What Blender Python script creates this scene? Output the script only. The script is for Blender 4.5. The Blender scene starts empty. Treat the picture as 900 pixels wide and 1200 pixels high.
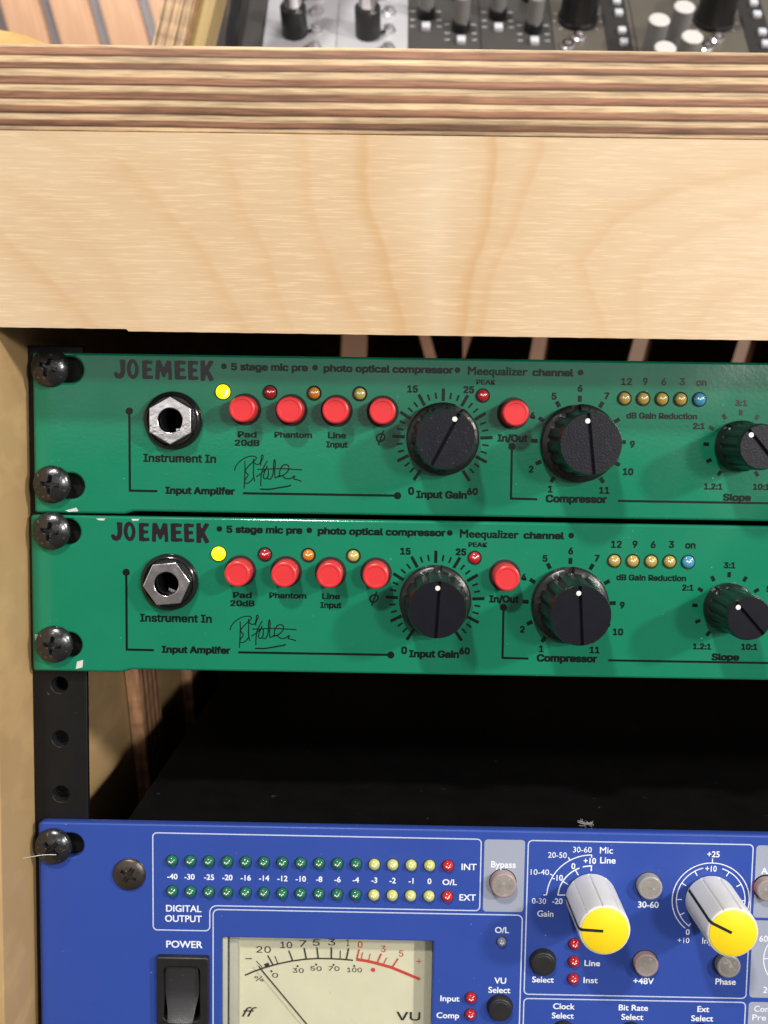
import bpy, bmesh, math, random
import numpy as np
from math import sin, cos, pi, radians, sqrt, atan2, hypot
from mathutils import Matrix, Vector

random.seed(7)
SC = bpy.context.scene
COL = SC.collection
MM = 0.001

# ---------------------------------------------------------------- camera
def setup_camera():
    pitch, yaw, roll = 0.0837667, -0.007548, 0.0150897
    cp, sp, cy, sy = cos(pitch), sin(pitch), cos(yaw), sin(yaw)
    fwd = Vector((sy*cp, cy*cp, -sp)); right = Vector((cy, -sy, 0)); up = right.cross(fwd)
    r2 = cos(roll)*right + sin(roll)*up
    u2 = -sin(roll)*right + cos(roll)*up
    cd = bpy.data.cameras.new('camera')
    cam = bpy.data.objects.new('camera', cd); COL.objects.link(cam)
    M = Matrix((r2, u2, -fwd)).transposed().to_4x4()
    M.translation = Vector((98.425, -264.255, -19.986))*MM
    cam.matrix_world = M
    cd.sensor_fit = 'HORIZONTAL'; cd.sensor_width = 36.0
    cd.lens = 36.0*1130.02/900.0
    cd.clip_start = 0.01; cd.clip_end = 50
    cd.dof.use_dof = True; cd.dof.focus_distance = 0.262; cd.dof.aperture_fstop = cd.lens/1.9
    SC.camera = cam
setup_camera()

# ---------------------------------------------------------------- world: the dim room around the rack
W = bpy.data.worlds.new('World'); SC.world = W; W.use_nodes = True
nt = W.node_tree; nt.nodes.clear()
wo = nt.nodes.new('ShaderNodeOutputWorld'); bg = nt.nodes.new('ShaderNodeBackground')
tc = nt.nodes.new('ShaderNodeTexCoord'); sx = nt.nodes.new('ShaderNodeSeparateXYZ')
rp = nt.nodes.new('ShaderNodeValToRGB'); mp = nt.nodes.new('ShaderNodeMapRange')
mp.inputs['From Min'].default_value = -1; mp.inputs['From Max'].default_value = 1
nt.links.new(tc.outputs['Generated'], sx.inputs[0]); nt.links.new(sx.outputs['Z'], mp.inputs['Value'])
nt.links.new(mp.outputs[0], rp.inputs[0]); nt.links.new(rp.outputs[0], bg.inputs['Color']); nt.links.new(bg.outputs[0], wo.inputs[0])
e = rp.color_ramp.elements
e[0].position = 0.0; e[0].color = (0.22, 0.20, 0.17, 1)
e[1].position = 1.0; e[1].color = (0.80, 0.78, 0.75, 1)
for pos, c in ((0.35, (0.40, 0.37, 0.34, 1)), (0.497, (0.42, 0.39, 0.37, 1)), (0.503, (2.9, 2.8, 2.7, 1)), (0.56, (2.3, 2.25, 2.2, 1)), (0.64, (0.80, 0.78, 0.75, 1))):
    k = e.new(pos); k.color = c
bg.inputs['Strength'].default_value = 0.42

# ---------------------------------------------------------------- lamps of the room, with an added fill at the rear
def area_lamp(name, d, dist, size, power, col, aim=(0.10, 0.0, -0.07)):
    ld = bpy.data.lights.new(name, 'AREA'); ld.shape = 'DISK'; ld.size = size; ld.energy = power; ld.color = col
    o = bpy.data.objects.new(name, ld); COL.objects.link(o)
    d = Vector(d).normalized()
    o.location = Vector(aim) + d*dist
    o.rotation_euler = d.to_track_quat('Z', 'Y').to_euler()
area_lamp('ceiling_lamp', (-0.28, -1.0, 1.22), 1.5, 0.11, 17, (1.0, 0.96, 0.90))
area_lamp('side_lamp', (1.38, -1.0, 0.65), 1.4, 0.09, 13, (1.0, 0.95, 0.88))

area_lamp('front_lamp', (0.60, -1.0, 0.22), 1.6, 0.16, 9.5, (1.0, 0.96, 0.91))
area_lamp('rear_fill', (0.1, -0.6, 0.6), 0.42, 0.15, 1.6, (1.0, 0.95, 0.90), aim=(-0.28, 0.9, 0.45))  # added fill, no lamp known there; brightens the wall and synth
SC.view_settings.view_transform = 'Standard'; SC.view_settings.look = 'None'
SC.view_settings.exposure = 0.0; SC.view_settings.gamma = 1.0
SC.render.engine = 'CYCLES'
SC.cycles.max_bounces = 8; SC.cycles.transparent_max_bounces = 8
SC.cycles.use_denoising = True

# ---------------------------------------------------------------- materials
def new_mat(name):
    m = bpy.data.materials.new(name); m.use_nodes = True
    t = m.node_tree; b = t.nodes['Principled BSDF']
    return m, t, b

def pmat(name, col, rough=0.5, metal=0.0, coat=0.0, spec=0.5, bump=None, var=None, rvar=None, emit=None, trans=0.0, scuff=None):
    """bump=(scale, strength) var=(scale, amount) rvar=(scale, amount) scuff=(scale, threshold, colour)"""
    m, t, b = new_mat(name)
    b.inputs['Base Color'].default_value = (*col, 1); b.inputs['Roughness'].default_value = rough
    b.inputs['Metallic'].default_value = metal; b.inputs['Coat Weight'].default_value = coat
    b.inputs['Coat Roughness'].default_value = 0.08
    b.inputs['Specular IOR Level'].default_value = spec
    b.inputs['Transmission Weight'].default_value = trans
    tcn = t.nodes.new('ShaderNodeTexCoord')
    src = None
    if var:
        n = t.nodes.new('ShaderNodeTexNoise'); n.inputs['Scale'].default_value = var[0]; n.inputs['Detail'].default_value = 5
        t.links.new(tcn.outputs['Object'], n.inputs['Vector'])
        mx = t.nodes.new('ShaderNodeMix'); mx.data_type = 'RGBA'
        a = var[1]
        mx.inputs[6].default_value = (*[c*(1-a) for c in col], 1); mx.inputs[7].default_value = (*[min(1, c*(1+a)) for c in col], 1)
        t.links.new(n.outputs['Fac'], mx.inputs[0]); src = mx.outputs[2]
    if scuff:
        n = t.nodes.new('ShaderNodeTexNoise'); n.inputs['Scale'].default_value = scuff[0]; n.inputs['Detail'].default_value = 3
        t.links.new(tcn.outputs['Object'], n.inputs['Vector'])
        mr = t.nodes.new('ShaderNodeMapRange'); mr.inputs['From Min'].default_value = scuff[1]; mr.inputs['From Max'].default_value = scuff[1]+0.05
        t.links.new(n.outputs['Fac'], mr.inputs['Value'])
        mx = t.nodes.new('ShaderNodeMix'); mx.data_type = 'RGBA'
        if src: t.links.new(src, mx.inputs[6])
        else: mx.inputs[6].default_value = (*col, 1)
        mx.inputs[7].default_value = (*scuff[2], 1)
        t.links.new(mr.outputs[0], mx.inputs[0]); src = mx.outputs[2]
    if src: t.links.new(src, b.inputs['Base Color'])
    if rvar:
        n = t.nodes.new('ShaderNodeTexNoise'); n.inputs['Scale'].default_value = rvar[0]; n.inputs['Detail'].default_value = 4
        t.links.new(tcn.outputs['Object'], n.inputs['Vector'])
        mr = t.nodes.new('ShaderNodeMapRange'); mr.inputs['To Min'].default_value = max(0, rough-rvar[1]); mr.inputs['To Max'].default_value = min(1, rough+rvar[1])
        mr.inputs['From Min'].default_value = 0.3; mr.inputs['From Max'].default_value = 0.7
        t.links.new(n.outputs['Fac'], mr.inputs['Value']); t.links.new(mr.outputs[0], b.inputs['Roughness'])
    if bump:
        n = t.nodes.new('ShaderNodeTexNoise'); n.inputs['Scale'].default_value = bump[0]; n.inputs['Detail'].default_value = 3
        t.links.new(tcn.outputs['Object'], n.inputs['Vector'])
        bp = t.nodes.new('ShaderNodeBump'); bp.inputs['Strength'].default_value = bump[1]; bp.inputs['Distance'].default_value = 0.0002
        t.links.new(n.outputs['Fac'], bp.inputs['Height']); t.links.new(bp.outputs[0], b.inputs['Normal'])
    if emit:
        b.inputs['Emission Color'].default_value = (*emit[0], 1); b.inputs['Emission Strength'].default_value = emit[1]
    return m

M = {}
M['green'] = pmat('green enamel', (0.006, 0.176, 0.094), 0.15, spec=0.5, bump=(900, 0.10), var=(60, 0.10), rvar=(45, 0.07), scuff=(900, 0.715, (0.2, 0.4, 0.33)))
M['blue'] = pmat('blue anodised paint', (0.027, 0.064, 0.315), 0.38, spec=0.35, bump=(1500, 0.10), var=(40, 0.07), rvar=(60, 0.08), scuff=(700, 0.72, (0.35, 0.4, 0.6)))
M['greypanel'] = pmat('grey printed field', (0.30, 0.33, 0.42), 0.42, spec=0.35, var=(80, 0.05))
M['print_black'] = pmat('black screen print', (0.004, 0.007, 0.007), 0.22, spec=0.38, var=(300, 0.3))
M['print_logo'] = pmat('dark logo print', (0.014, 0.008, 0.014), 0.22, spec=0.5)
M['print_white'] = pmat('white screen print', (0.74, 0.78, 0.87), 0.5, var=(500, 0.10))
M['knob'] = pmat('black knob plastic', (0.007, 0.007, 0.0115), 0.38, spec=0.16, bump=(2500, 0.10), var=(300, 0.3), scuff=(1300, 0.78, (0.06, 0.06, 0.075)))
M['knob_side'] = pmat('black knob flutes', (0.010, 0.011, 0.012), 0.32, bump=(900, 0.12), scuff=(800, 0.73, (0.05, 0.07, 0.07)))
M['knob_old'] = pmat('dusty worn knob top', (0.009, 0.009, 0.014), 0.40, spec=0.20, bump=(2400, 0.35), var=(300, 0.5), scuff=(1700, 0.67, (0.06, 0.06, 0.075)))
M['dot'] = pmat('white pointer dot', (0.66, 0.66, 0.64), 0.5)
M['red_btn'] = pmat('red plastic cap', (0.62, 0.030, 0.036), 0.36, spec=0.4, bump=(2000, 0.10), var=(200, 0.10))
M['hole'] = pmat('dark recess', (0.006, 0.006, 0.006), 0.6)
M['screw'] = pmat('black oxide steel', (0.075, 0.075, 0.08), 0.24, metal=0.85, bump=(1800, 0.12), rvar=(600, 0.10), scuff=(1200, 0.63, (0.26, 0.26, 0.27)))
M['screw_brown'] = pmat('worn bronze steel', (0.11, 0.095, 0.085), 0.34, metal=0.85, bump=(1500, 0.2), rvar=(600, 0.10), scuff=(1000, 0.68, (0.3, 0.28, 0.26)))
M['chrome'] = pmat('nickel plated nut', (0.88, 0.85, 0.87), 0.17, metal=1.0, bump=(500, 0.25), rvar=(300, 0.10))
M['black_gloss'] = pmat('black glossy plastic', (0.010, 0.010, 0.011), 0.16, bump=(500, 0.05))
M['black_satin'] = pmat('black satin plastic', (0.012, 0.012, 0.013), 0.38, bump=(2200, 0.12), var=(300, 0.3))
M['rocker'] = pmat('black rocker plastic', (0.020, 0.020, 0.023), 0.42, spec=0.8, bump=(1600, 0.22), scuff=(900, 0.70, (0.07, 0.075, 0.085)))
M['rail'] = pmat('black painted steel', (0.006, 0.006, 0.0065), 0.45, spec=0.3, bump=(1200, 0.2), var=(200, 0.3), scuff=(420, 0.72, (0.05, 0.05, 0.05)))
M['chassis'] = pmat('black chassis steel', (0.0035, 0.0032, 0.0034), 0.6, spec=0.12, bump=(1200, 0.25), var=(90, 0.6), scuff=(260, 0.72, (0.030, 0.034, 0.033)))
M['chip'] = pmat('bare chipped primer', (0.55, 0.56, 0.54), 0.6, var=(1500, 0.35))
def led(name, col, rough=0.14, emit=None): return pmat(name, col, rough, coat=0.5, var=(900, 0.18), emit=emit)
M['led_lit'] = pmat('lit yellow lens', (0.75, 0.70, 0.01), 0.25, coat=0.5, emit=((1.0, 0.84, 0.004), 1.8))
M['led_core'] = pmat('lit lamp core', (1, 0.95, 0.4), 0.3, emit=((1.0, 0.95, 0.45), 4.0))
M['led_red'] = led('red lens', (0.36, 0.008, 0.02)); M['led_red2'] = led('bright red lens', (0.48, 0.012, 0.018))
M['led_orange'] = led('orange lens', (0.55, 0.19, 0.012)); M['led_straw'] = led('straw lens', (0.46, 0.38, 0.09))
M['led_gold'] = led('gold lens', (0.40, 0.29, 0.06)); M['led_blue'] = led('pale blue lens', (0.05, 0.26, 0.42))
M['led_green'] = led('dark green lens', (0.010, 0.13, 0.072)); M['led_lime'] = led('pale lime lens', (0.50, 0.52, 0.17))
M['led_grey'] = led('smoky grey lens', (0.16, 0.18, 0.25))
M['led_glint'] = pmat('lens glint', (0.9, 0.85, 0.8), 0.2)
M['btn_grey'] = pmat('grey translucent button', (0.27, 0.265, 0.25), 0.36, bump=(1500, 0.25), var=(250, 0.25))
M['btn_pink'] = pmat('pinkish grey button', (0.30, 0.23, 0.225), 0.36, bump=(1500, 0.25), var=(250, 0.25))
M['btn_tint'] = pmat('reddish grey button', (0.29, 0.20, 0.19), 0.36, bump=(1500, 0.25), var=(250, 0.3))
M['btn_face'] = pmat('scratched button face', (0.245, 0.225, 0.21), 0.42, bump=(1200, 0.5), var=(350, 0.35), scuff=(700, 0.62, (0.36, 0.34, 0.33)))
M['rubber'] = pmat('black rubber button', (0.013, 0.013, 0.014), 0.5, bump=(1500, 0.25), var=(200, 0.4))
M['knob_white'] = pmat('pale grey knob plastic', (0.66, 0.66, 0.655), 0.40, bump=(1200, 0.06), var=(150, 0.06), scuff=(300, 0.72, (0.42, 0.41, 0.39)))
M['yellow'] = pmat('yellow knob cap', (0.86, 0.62, 0.012), 0.40, bump=(900, 0.12), var=(130, 0.09), scuff=(500, 0.72, (0.6, 0.44, 0.02)))
M['line_print'] = pmat('pale blue printed line', (0.50, 0.56, 0.74), 0.5, var=(500, 0.1))
M['meter'] = pmat('cream meter face', (0.62, 0.60, 0.43), 0.6, var=(130, 0.10), scuff=(260, 0.70, (0.5, 0.49, 0.37)))
M['meter_edge'] = pmat('clear meter housing edge', (0.40, 0.41, 0.35), 0.25, var=(200, 0.1))
M['meter_edge2'] = pmat('meter housing edge', (0.50, 0.48, 0.35), 0.4)
M['meter_ink'] = pmat('meter black ink', (0.02, 0.02, 0.02), 0.6); M['meter_red'] = pmat('meter red ink', (0.52, 0.05, 0.035), 0.6)
M['silver'] = pmat('silver module panel', (0.50, 0.50, 0.53), 0.45, metal=0.1, var=(60, 0.06))
M['dkpanel'] = pmat('dark module panel', (0.060, 0.056, 0.052), 0.5, var=(60, 0.15)); M['bkpanel'] = pmat('black module panel', (0.024, 0.022, 0.022), 0.5, var=(60, 0.2))
M['taupe'] = pmat('taupe module panel', (0.105, 0.092, 0.075), 0.5, var=(60, 0.15))
M['grey_cap'] = pmat('grey rubber cap', (0.20, 0.20, 0.205), 0.6, var=(200, 0.15)); M['white_cap'] = pmat('white cap', (0.58, 0.57, 0.56), 0.5)
M['white_btn'] = pmat('small pale button', (0.60, 0.62, 0.68), 0.4)
M['case'] = pmat('dark case side', (0.045, 0.041, 0.040), 0.55, var=(50, 0.15))
M['thread'] = pmat('white thread', (0.8, 0.8, 0.8), 0.6)
# thin clear acrylic over the meter
g, t_, b_ = new_mat('clear acrylic'); t_.nodes.remove(b_)
tr = t_.nodes.new('ShaderNodeBsdfTransparent'); gl = t_.nodes.new('ShaderNodeBsdfGlossy'); gl.inputs['Roughness'].default_value = 0.05
ms = t_.nodes.new('ShaderNodeMixShader'); ms.inputs[0].default_value = 0.035
t_.links.new(tr.outputs[0], ms.inputs[1]); t_.links.new(gl.outputs[0], ms.inputs[2])
t_.links.new(ms.outputs[0], t_.nodes['Material Output'].inputs[0]); M['acrylic'] = g

def wood_mat(name, base, dark, streak=(6, 260, 260), amount=0.5, rough=0.45, figure_gloss=False, bump=0.15, big=(5, 25, 25)):
    m, t, b = new_mat(name); N = t.nodes; Lk = t.links
    tcn = N.new('ShaderNodeTexCoord')
    def noise(scale, detail=5, dist=0.0):
        mpn = N.new('ShaderNodeMapping'); mpn.inputs['Scale'].default_value = scale
        n = N.new('ShaderNodeTexNoise'); n.inputs['Scale'].default_value = 1.0; n.inputs['Detail'].default_value = detail; n.inputs['Distortion'].default_value = dist
        Lk.new(tcn.outputs['Object'], mpn.inputs[0]); Lk.new(mpn.outputs[0], n.inputs['Vector']); return n
    def mixc(fac, a, bcol, socket=None):
        mx = N.new('ShaderNodeMix'); mx.data_type = 'RGBA'
        if socket is not None: Lk.new(socket, mx.inputs[6])
        else: mx.inputs[6].default_value = (*a, 1)
        mx.inputs[7].default_value = (*bcol, 1); Lk.new(fac, mx.inputs[0]); return mx.outputs[2]
    def ramp(src, a, b2, lo=0.0, hi=1.0):
        mr = N.new('ShaderNodeMapRange'); mr.inputs['From Min'].default_value = a; mr.inputs['From Max'].default_value = b2
        mr.inputs['To Min'].default_value = lo; mr.inputs['To Max'].default_value = hi
        Lk.new(src, mr.inputs['Value']); return mr.outputs[0]
    s1 = noise(streak, 6); s2 = noise(big, 3, 0.6)
    c = mixc(ramp(s2.outputs['Fac'], 0.35, 0.7, 0, amount), base, dark)
    c = mixc(ramp(s1.outputs['Fac'], 0.50, 0.72, 0, amount*0.75), None, dark, c)
    light = tuple(min(1, x*1.22) for x in base)
    s3 = noise((streak[0]*4.2, streak[1]*1.6, streak[2]*2.0), 4)
    c = mixc(ramp(s3.outputs['Fac'], 0.52, 0.66, 0, 0.60), None, light, c)
    if figure_gloss:
        at = N.new('ShaderNodeAttribute'); at.attribute_name = 'figure_gloss'
        sep = N.new('ShaderNodeSeparateColor'); Lk.new(at.outputs['Color'], sep.inputs[0])
        c = mixc(sep.outputs[0], None, (0.44, 0.245, 0.090), c)
        c = mixc(sep.outputs[1], None, (0.62, 0.545, 0.43), c)  # second channel: gloss reflection painted as a pale tint
    Lk.new(c, b.inputs['Base Color']); b.inputs['Roughness'].default_value = rough; b.inputs['Specular IOR Level'].default_value = 0.4
    bp = N.new('ShaderNodeBump'); bp.inputs['Strength'].default_value = bump; bp.inputs['Distance'].default_value = 0.0003
    Lk.new(s1.outputs['Fac'], bp.inputs['Height']); Lk.new(bp.outputs[0], b.inputs['Normal'])
    return m

def ply_mat(name, axis, stops, light=(0.545, 0.385, 0.23), dark=(0.235, 0.115, 0.066), along=(9, 9, 300), warp=0.0004):
    """plywood edge: stops = list of (start, end) of the dark plies along AXIS, in metres"""
    m, t, b = new_mat(name); N = t.nodes; Lk = t.links
    tcn = N.new('ShaderNodeTexCoord'); sep = N.new('ShaderNodeSeparateXYZ'); Lk.new(tcn.outputs['Object'], sep.inputs[0])
    nz = N.new('ShaderNodeTexNoise'); nz.inputs['Scale'].default_value = 28; nz.inputs['Detail'].default_value = 4
    Lk.new(tcn.outputs['Object'], nz.inputs['Vector'])
    ma = N.new('ShaderNodeMath'); ma.operation = 'MULTIPLY_ADD'; ma.inputs[1].default_value = warp*2
    Lk.new(nz.outputs['Fac'], ma.inputs[0]); Lk.new(sep.outputs[axis], ma.inputs[2])
    sub = N.new('ShaderNodeMath'); sub.operation = 'SUBTRACT'; sub.inputs[1].default_value = warp; Lk.new(ma.outputs[0], sub.inputs[0])
    lo, hi = stops[0][0]-0.001, stops[-1][1]+0.001
    mr = N.new('ShaderNodeMapRange'); mr.inputs['From Min'].default_value = lo; mr.inputs['From Max'].default_value = hi
    Lk.new(sub.outputs[0], mr.inputs['Value'])
    cr = N.new('ShaderNodeValToRGB'); el = cr.color_ramp.elements
    el[0].position = 0; el[0].color = (*light, 1); el[1].position = 1; el[1].color = (*light, 1)
    d = 0.00022
    line = tuple(x*0.38 for x in dark)
    for k, (a, bb) in enumerate(stops):
        f = 0.9 + 0.25*((k*37) % 7)/7
        for pos, c in ((a-d, light), (a+d, line), (a+3*d, tuple(x*f for x in dark)), (bb-d, tuple(x*f*1.15 for x in dark)), (bb+d*0.8, light)):
            if len(el) < 32:
                q = el.new(min(1, max(0, (pos-lo)/(hi-lo)))); q.color = (*c, 1)
    Lk.new(mr.outputs[0], cr.inputs[0])
    mpn = N.new('ShaderNodeMapping'); mpn.inputs['Scale'].default_value = along
    fn = N.new('ShaderNodeTexNoise'); fn.inputs['Scale'].default_value = 1; fn.inputs['Detail'].default_value = 6
    Lk.new(tcn.outputs['Object'], mpn.inputs[0]); Lk.new(mpn.outputs[0], fn.inputs['Vector'])
    f2 = N.new('ShaderNodeTexNoise'); f2.inputs['Scale'].default_value = 1; f2.inputs['Detail'].default_value = 4
    mf = N.new('ShaderNodeMapping'); mf.inputs['Scale'].default_value = tuple(a*7 if a < 100 else a*1.6 for a in along)
    Lk.new(tcn.outputs['Object'], mf.inputs[0]); Lk.new(mf.outputs[0], f2.inputs['Vector'])
    ad = N.new('ShaderNodeMath'); ad.operation = 'ADD'; Lk.new(fn.outputs['Fac'], ad.inputs[0]); Lk.new(f2.outputs['Fac'], ad.inputs[1])
    m2 = N.new('ShaderNodeMapRange'); m2.inputs['From Min'].default_value = 0.8; m2.inputs['From Max'].default_value = 1.2
    m2.inputs['To Min'].default_value = 0.68; m2.inputs['To Max'].default_value = 1.3
    Lk.new(ad.outputs[0], m2.inputs['Value'])
    vm = N.new('ShaderNodeVectorMath'); vm.operation = 'SCALE'; Lk.new(cr.outputs[0], vm.inputs[0]); Lk.new(m2.outputs[0], vm.inputs['Scale'])
    kn = N.new('ShaderNodeMapping'); kn.inputs['Scale'].default_value = (14, 14, 170)
    n3 = N.new('ShaderNodeTexNoise'); n3.inputs['Scale'].default_value = 1; n3.inputs['Detail'].default_value = 2
    Lk.new(tcn.outputs['Object'], kn.inputs[0]); Lk.new(kn.outputs[0], n3.inputs['Vector'])
    m3 = N.new('ShaderNodeMapRange'); m3.inputs['From Min'].default_value = 0.3; m3.inputs['From Max'].default_value = 0.7; m3.inputs['To Min'].default_value = 0.70; m3.inputs['To Max'].default_value = 1.22
    Lk.new(n3.outputs['Fac'], m3.inputs['Value'])
    v2 = N.new('ShaderNodeVectorMath'); v2.operation = 'SCALE'; Lk.new(vm.outputs[0], v2.inputs[0]); Lk.new(m3.outputs[0], v2.inputs['Scale'])
    Lk.new(v2.outputs[0], b.inputs['Base Color']); b.inputs['Roughness'].default_value = 0.55; b.inputs['Specular IOR Level'].default_value = 0.3
    bp = N.new('ShaderNodeBump'); bp.inputs['Strength'].default_value = 0.25; bp.inputs['Distance'].default_value = 0.0003
    Lk.new(ad.outputs[0], bp.inputs['Height']); Lk.new(bp.outputs[0], b.inputs['Normal'])
    return m

# ---------------------------------------------------------------- mesh helpers.  Panel space: u right, v up, w toward the viewer, in mm
TO = Matrix(((MM, 0, 0, 0), (0, 0, -MM, 0), (0, MM, 0, 0), (0, 0, 0, 1)))     # (u,v,w) -> (u,-w,v) in metres

def link(name, me, mat=None, parent=None, smooth=35):
    o = bpy.data.objects.new(name, me); COL.objects.link(o)
    if mat is not None:
        me.materials.clear()
        for x in (mat if isinstance(mat, (list, tuple)) else [mat]): me.materials.append(x)
    if smooth and len(me.polygons):
        me.shade_smooth(); me.set_sharp_from_angle(angle=radians(smooth))
    if parent is not None: o.parent = parent
    return o

def finish(name, bm, mat, parent=None, smooth=35, panel=True, recalc=True):
    if recalc: bmesh.ops.recalc_face_normals(bm, faces=bm.faces)
    if panel: bm.transform(TO)
    me = bpy.data.meshes.new(name); bm.to_mesh(me); bm.free()
    return link(name, me, mat, parent, smooth)

def empty(name, loc_mm, label, cat, group=None, rot=(0, 0, 0)):
    o = bpy.data.objects.new(name, None); COL.objects.link(o); o.empty_display_size = 0.01
    o.location = Vector(loc_mm)*MM; o.rotation_euler = rot
    o['label'] = label; o['category'] = cat
    if group: o['group'] = group
    return o

def tag(o, label, cat, group=None):
    o['label'] = label; o['category'] = cat
    if group: o['group'] = group
    return o

def kids(o): return [c for c in ALLOBJ() if c.parent == o]
def ALLOBJ(): return list(COL.objects)
def copy_tree(o, parent=None):
    c = o.copy(); COL.objects.link(c)
    if parent is not None: c.parent = parent
    for ch in kids(o): copy_tree(ch, c)
    return c

def circle(cx, cy, r, n=40, a0=0.0): return [(cx+r*cos(a0+2*pi*i/n), cy+r*sin(a0+2*pi*i/n)) for i in range(n)]
def slot(x0, x1, y, r, n=14):
    return [(x1+r*cos(-pi/2+pi*i/n), y+r*sin(-pi/2+pi*i/n)) for i in range(n+1)] + [(x0+r*cos(pi/2+pi*i/n), y+r*sin(pi/2+pi*i/n)) for i in range(n+1)]

def fillet(pts, r, n=6):
    """round the corners of a closed polygon; r a number or one per corner"""
    out = []; L = len(pts)
    for i, p in enumerate(pts):
        rr = r[i] if isinstance(r, (list, tuple)) else r
        if rr <= 0: out.append(p); continue
        a = Vector(pts[i-1])-Vector(p); b = Vector(pts[(i+1) % L])-Vector(p)
        la, lb = a.length, b.length; a.normalize(); b.normalize()
        ang = a.angle(b); d = min(rr/math.tan(ang/2), la*0.49, lb*0.49); rad = d*math.tan(ang/2)
        bis = (a+b).normalized(); c = Vector(p)+bis*(rad/sin(ang/2))
        s = Vector(p)+a*d-c; e_ = Vector(p)+b*d-c
        a0 = atan2(s.y, s.x); da = atan2(e_.y, e_.x)-a0
        while da > pi: da -= 2*pi
        while da < -pi: da += 2*pi
        for k in range(n+1): out.append((c.x+rad*cos(a0+da*k/n), c.y+rad*sin(a0+da*k/n)))
    return out

def plate_mesh(loops, w0, w1, bevel=0.0, res=2):
    cu = bpy.data.curves.new('outline', 'CURVE'); cu.dimensions = '2D'; cu.fill_mode = 'BOTH' if w1 > w0 else 'FRONT'
    for lp in loops:
        s = cu.splines.new('POLY'); s.points.add(len(lp)-1)
        for i, p in enumerate(lp): s.points[i].co = (p[0], p[1], 0, 1)
        s.use_cyclic_u = True
    th = (w1-w0)/2
    cu.extrude = max(0, th-bevel); cu.bevel_depth = bevel; cu.bevel_resolution = res; cu.offset = -bevel
    ob = bpy.data.objects.new('outline', cu)
    me = bpy.data.meshes.new_from_object(ob)
    bpy.data.objects.remove(ob); bpy.data.curves.remove(cu)
    me.transform(Matrix.Translation((0, 0, (w0+w1)/2)))
    return me

def plate(name, loops, w0, w1, mat, parent=None, bevel=0.0, smooth=35, panel=True):
    me = plate_mesh(loops, w0, w1, bevel); me.transform(TO) if panel else None; me.name = name
    return link(name, me, mat, parent, smooth)

def lathe(name, prof, mat, parent=None, c=(0, 0), seg=48, cap0=False, cap1=True, mod=None, smooth=35, a0=0.0):
    """prof = [(radius, w)...]; mod(angle, k) scales the radius"""
    bm = bmesh.new(); rings = []
    for k, (r, w) in enumerate(prof):
        ring = []
        for i in range(seg):
            a = a0+2*pi*i/seg; rr = r*(mod(a, k) if mod else 1)
            ring.append(bm.verts.new((c[0]+rr*cos(a), c[1]+rr*sin(a), w)))
        rings.append(ring)
    for k in range(len(rings)-1):
        for i in range(seg):
            j = (i+1) % seg
            bm.faces.new((rings[k][i], rings[k][j], rings[k+1][j], rings[k+1][i]))
    if cap0: bm.faces.new(rings[0])
    if cap1: bm.faces.new(rings[-1])
    return finish(name, bm, mat, parent, smooth)

def ribbon_bm(bm, pts, wid, w=0.06, closed=False):
    n = len(pts); L, R = [], []
    for i in range(n):
        p = Vector(pts[i])
        a = Vector(pts[i-1]) if (i > 0 or closed) else None
        b = Vector(pts[(i+1) % n]) if (i < n-1 or closed) else None
        d1 = (p-a).normalized() if a is not None and (p-a).length > 1e-6 else None
        d2 = (b-p).normalized() if b is not None and (b-p).length > 1e-6 else None
        d1 = d1 or d2; d2 = d2 or d1
        t = (d1+d2); t = t.normalized() if t.length > 1e-6 else d1
        nn = Vector((-t.y, t.x)); k = max(0.4, nn.dot(Vector((-d1.y, d1.x))))
        h = wid/2/k
        L.append(bm.verts.new((p.x+nn.x*h, p.y+nn.y*h, w))); R.append(bm.verts.new((p.x-nn.x*h, p.y-nn.y*h, w)))
    for i in range(n if closed else n-1):
        j = (i+1) % n
        bm.faces.new((R[i], R[j], L[j], L[i]))

def disc_bm(bm, c, r, w=0.06, n=20): bm.faces.new([bm.verts.new((x, y, w)) for x, y in circle(c[0], c[1], r, n)])

def up_faces(bm):
    for f in bm.faces:
        f.normal_update()
        if f.normal.z < 0: f.normal_flip()

def flat(name, bm, mat, parent):
    up_faces(bm); return finish(name, bm, mat, parent, smooth=None, recalc=False)

def frame_line(name, pts, r, wid, mat, parent, w=0.06, closed=True):
    bm = bmesh.new(); ribbon_bm(bm, fillet(pts, r) if closed else pts, wid, w, closed); return flat(name, bm, mat, parent)

def box_bm(bm, lo, hi):
    v = [bm.verts.new((x, y, z)) for x in (lo[0], hi[0]) for y in (lo[1], hi[1]) for z in (lo[2], hi[2])]
    for f in ((0, 1, 3, 2), (4, 6, 7, 5), (0, 4, 5, 1), (2, 3, 7, 6), (0, 2, 6, 4), (1, 5, 7, 3)): bm.faces.new([v[i] for i in f])

def box(name, lo, hi, mat, parent=None, bevel=0.0, panel=True, seg=2):
    bm = bmesh.new(); box_bm(bm, lo, hi)
    if bevel: bmesh.ops.bevel(bm, geom=list(bm.edges), offset=bevel, segments=seg, affect='EDGES', profile=0.5)
    return finish(name, bm, mat, parent, panel=panel)

def wbox(name, lo, hi, mat, parent=None, bevel=0.0):
    """box in world axes, mm"""
    bm = bmesh.new(); box_bm(bm, [x*MM for x in lo], [x*MM for x in hi])
    if bevel: bmesh.ops.bevel(bm, geom=list(bm.edges), offset=bevel*MM, segments=2, affect='EDGES', profile=0.5)
    return finish(name, bm, mat, parent, panel=False)

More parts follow.
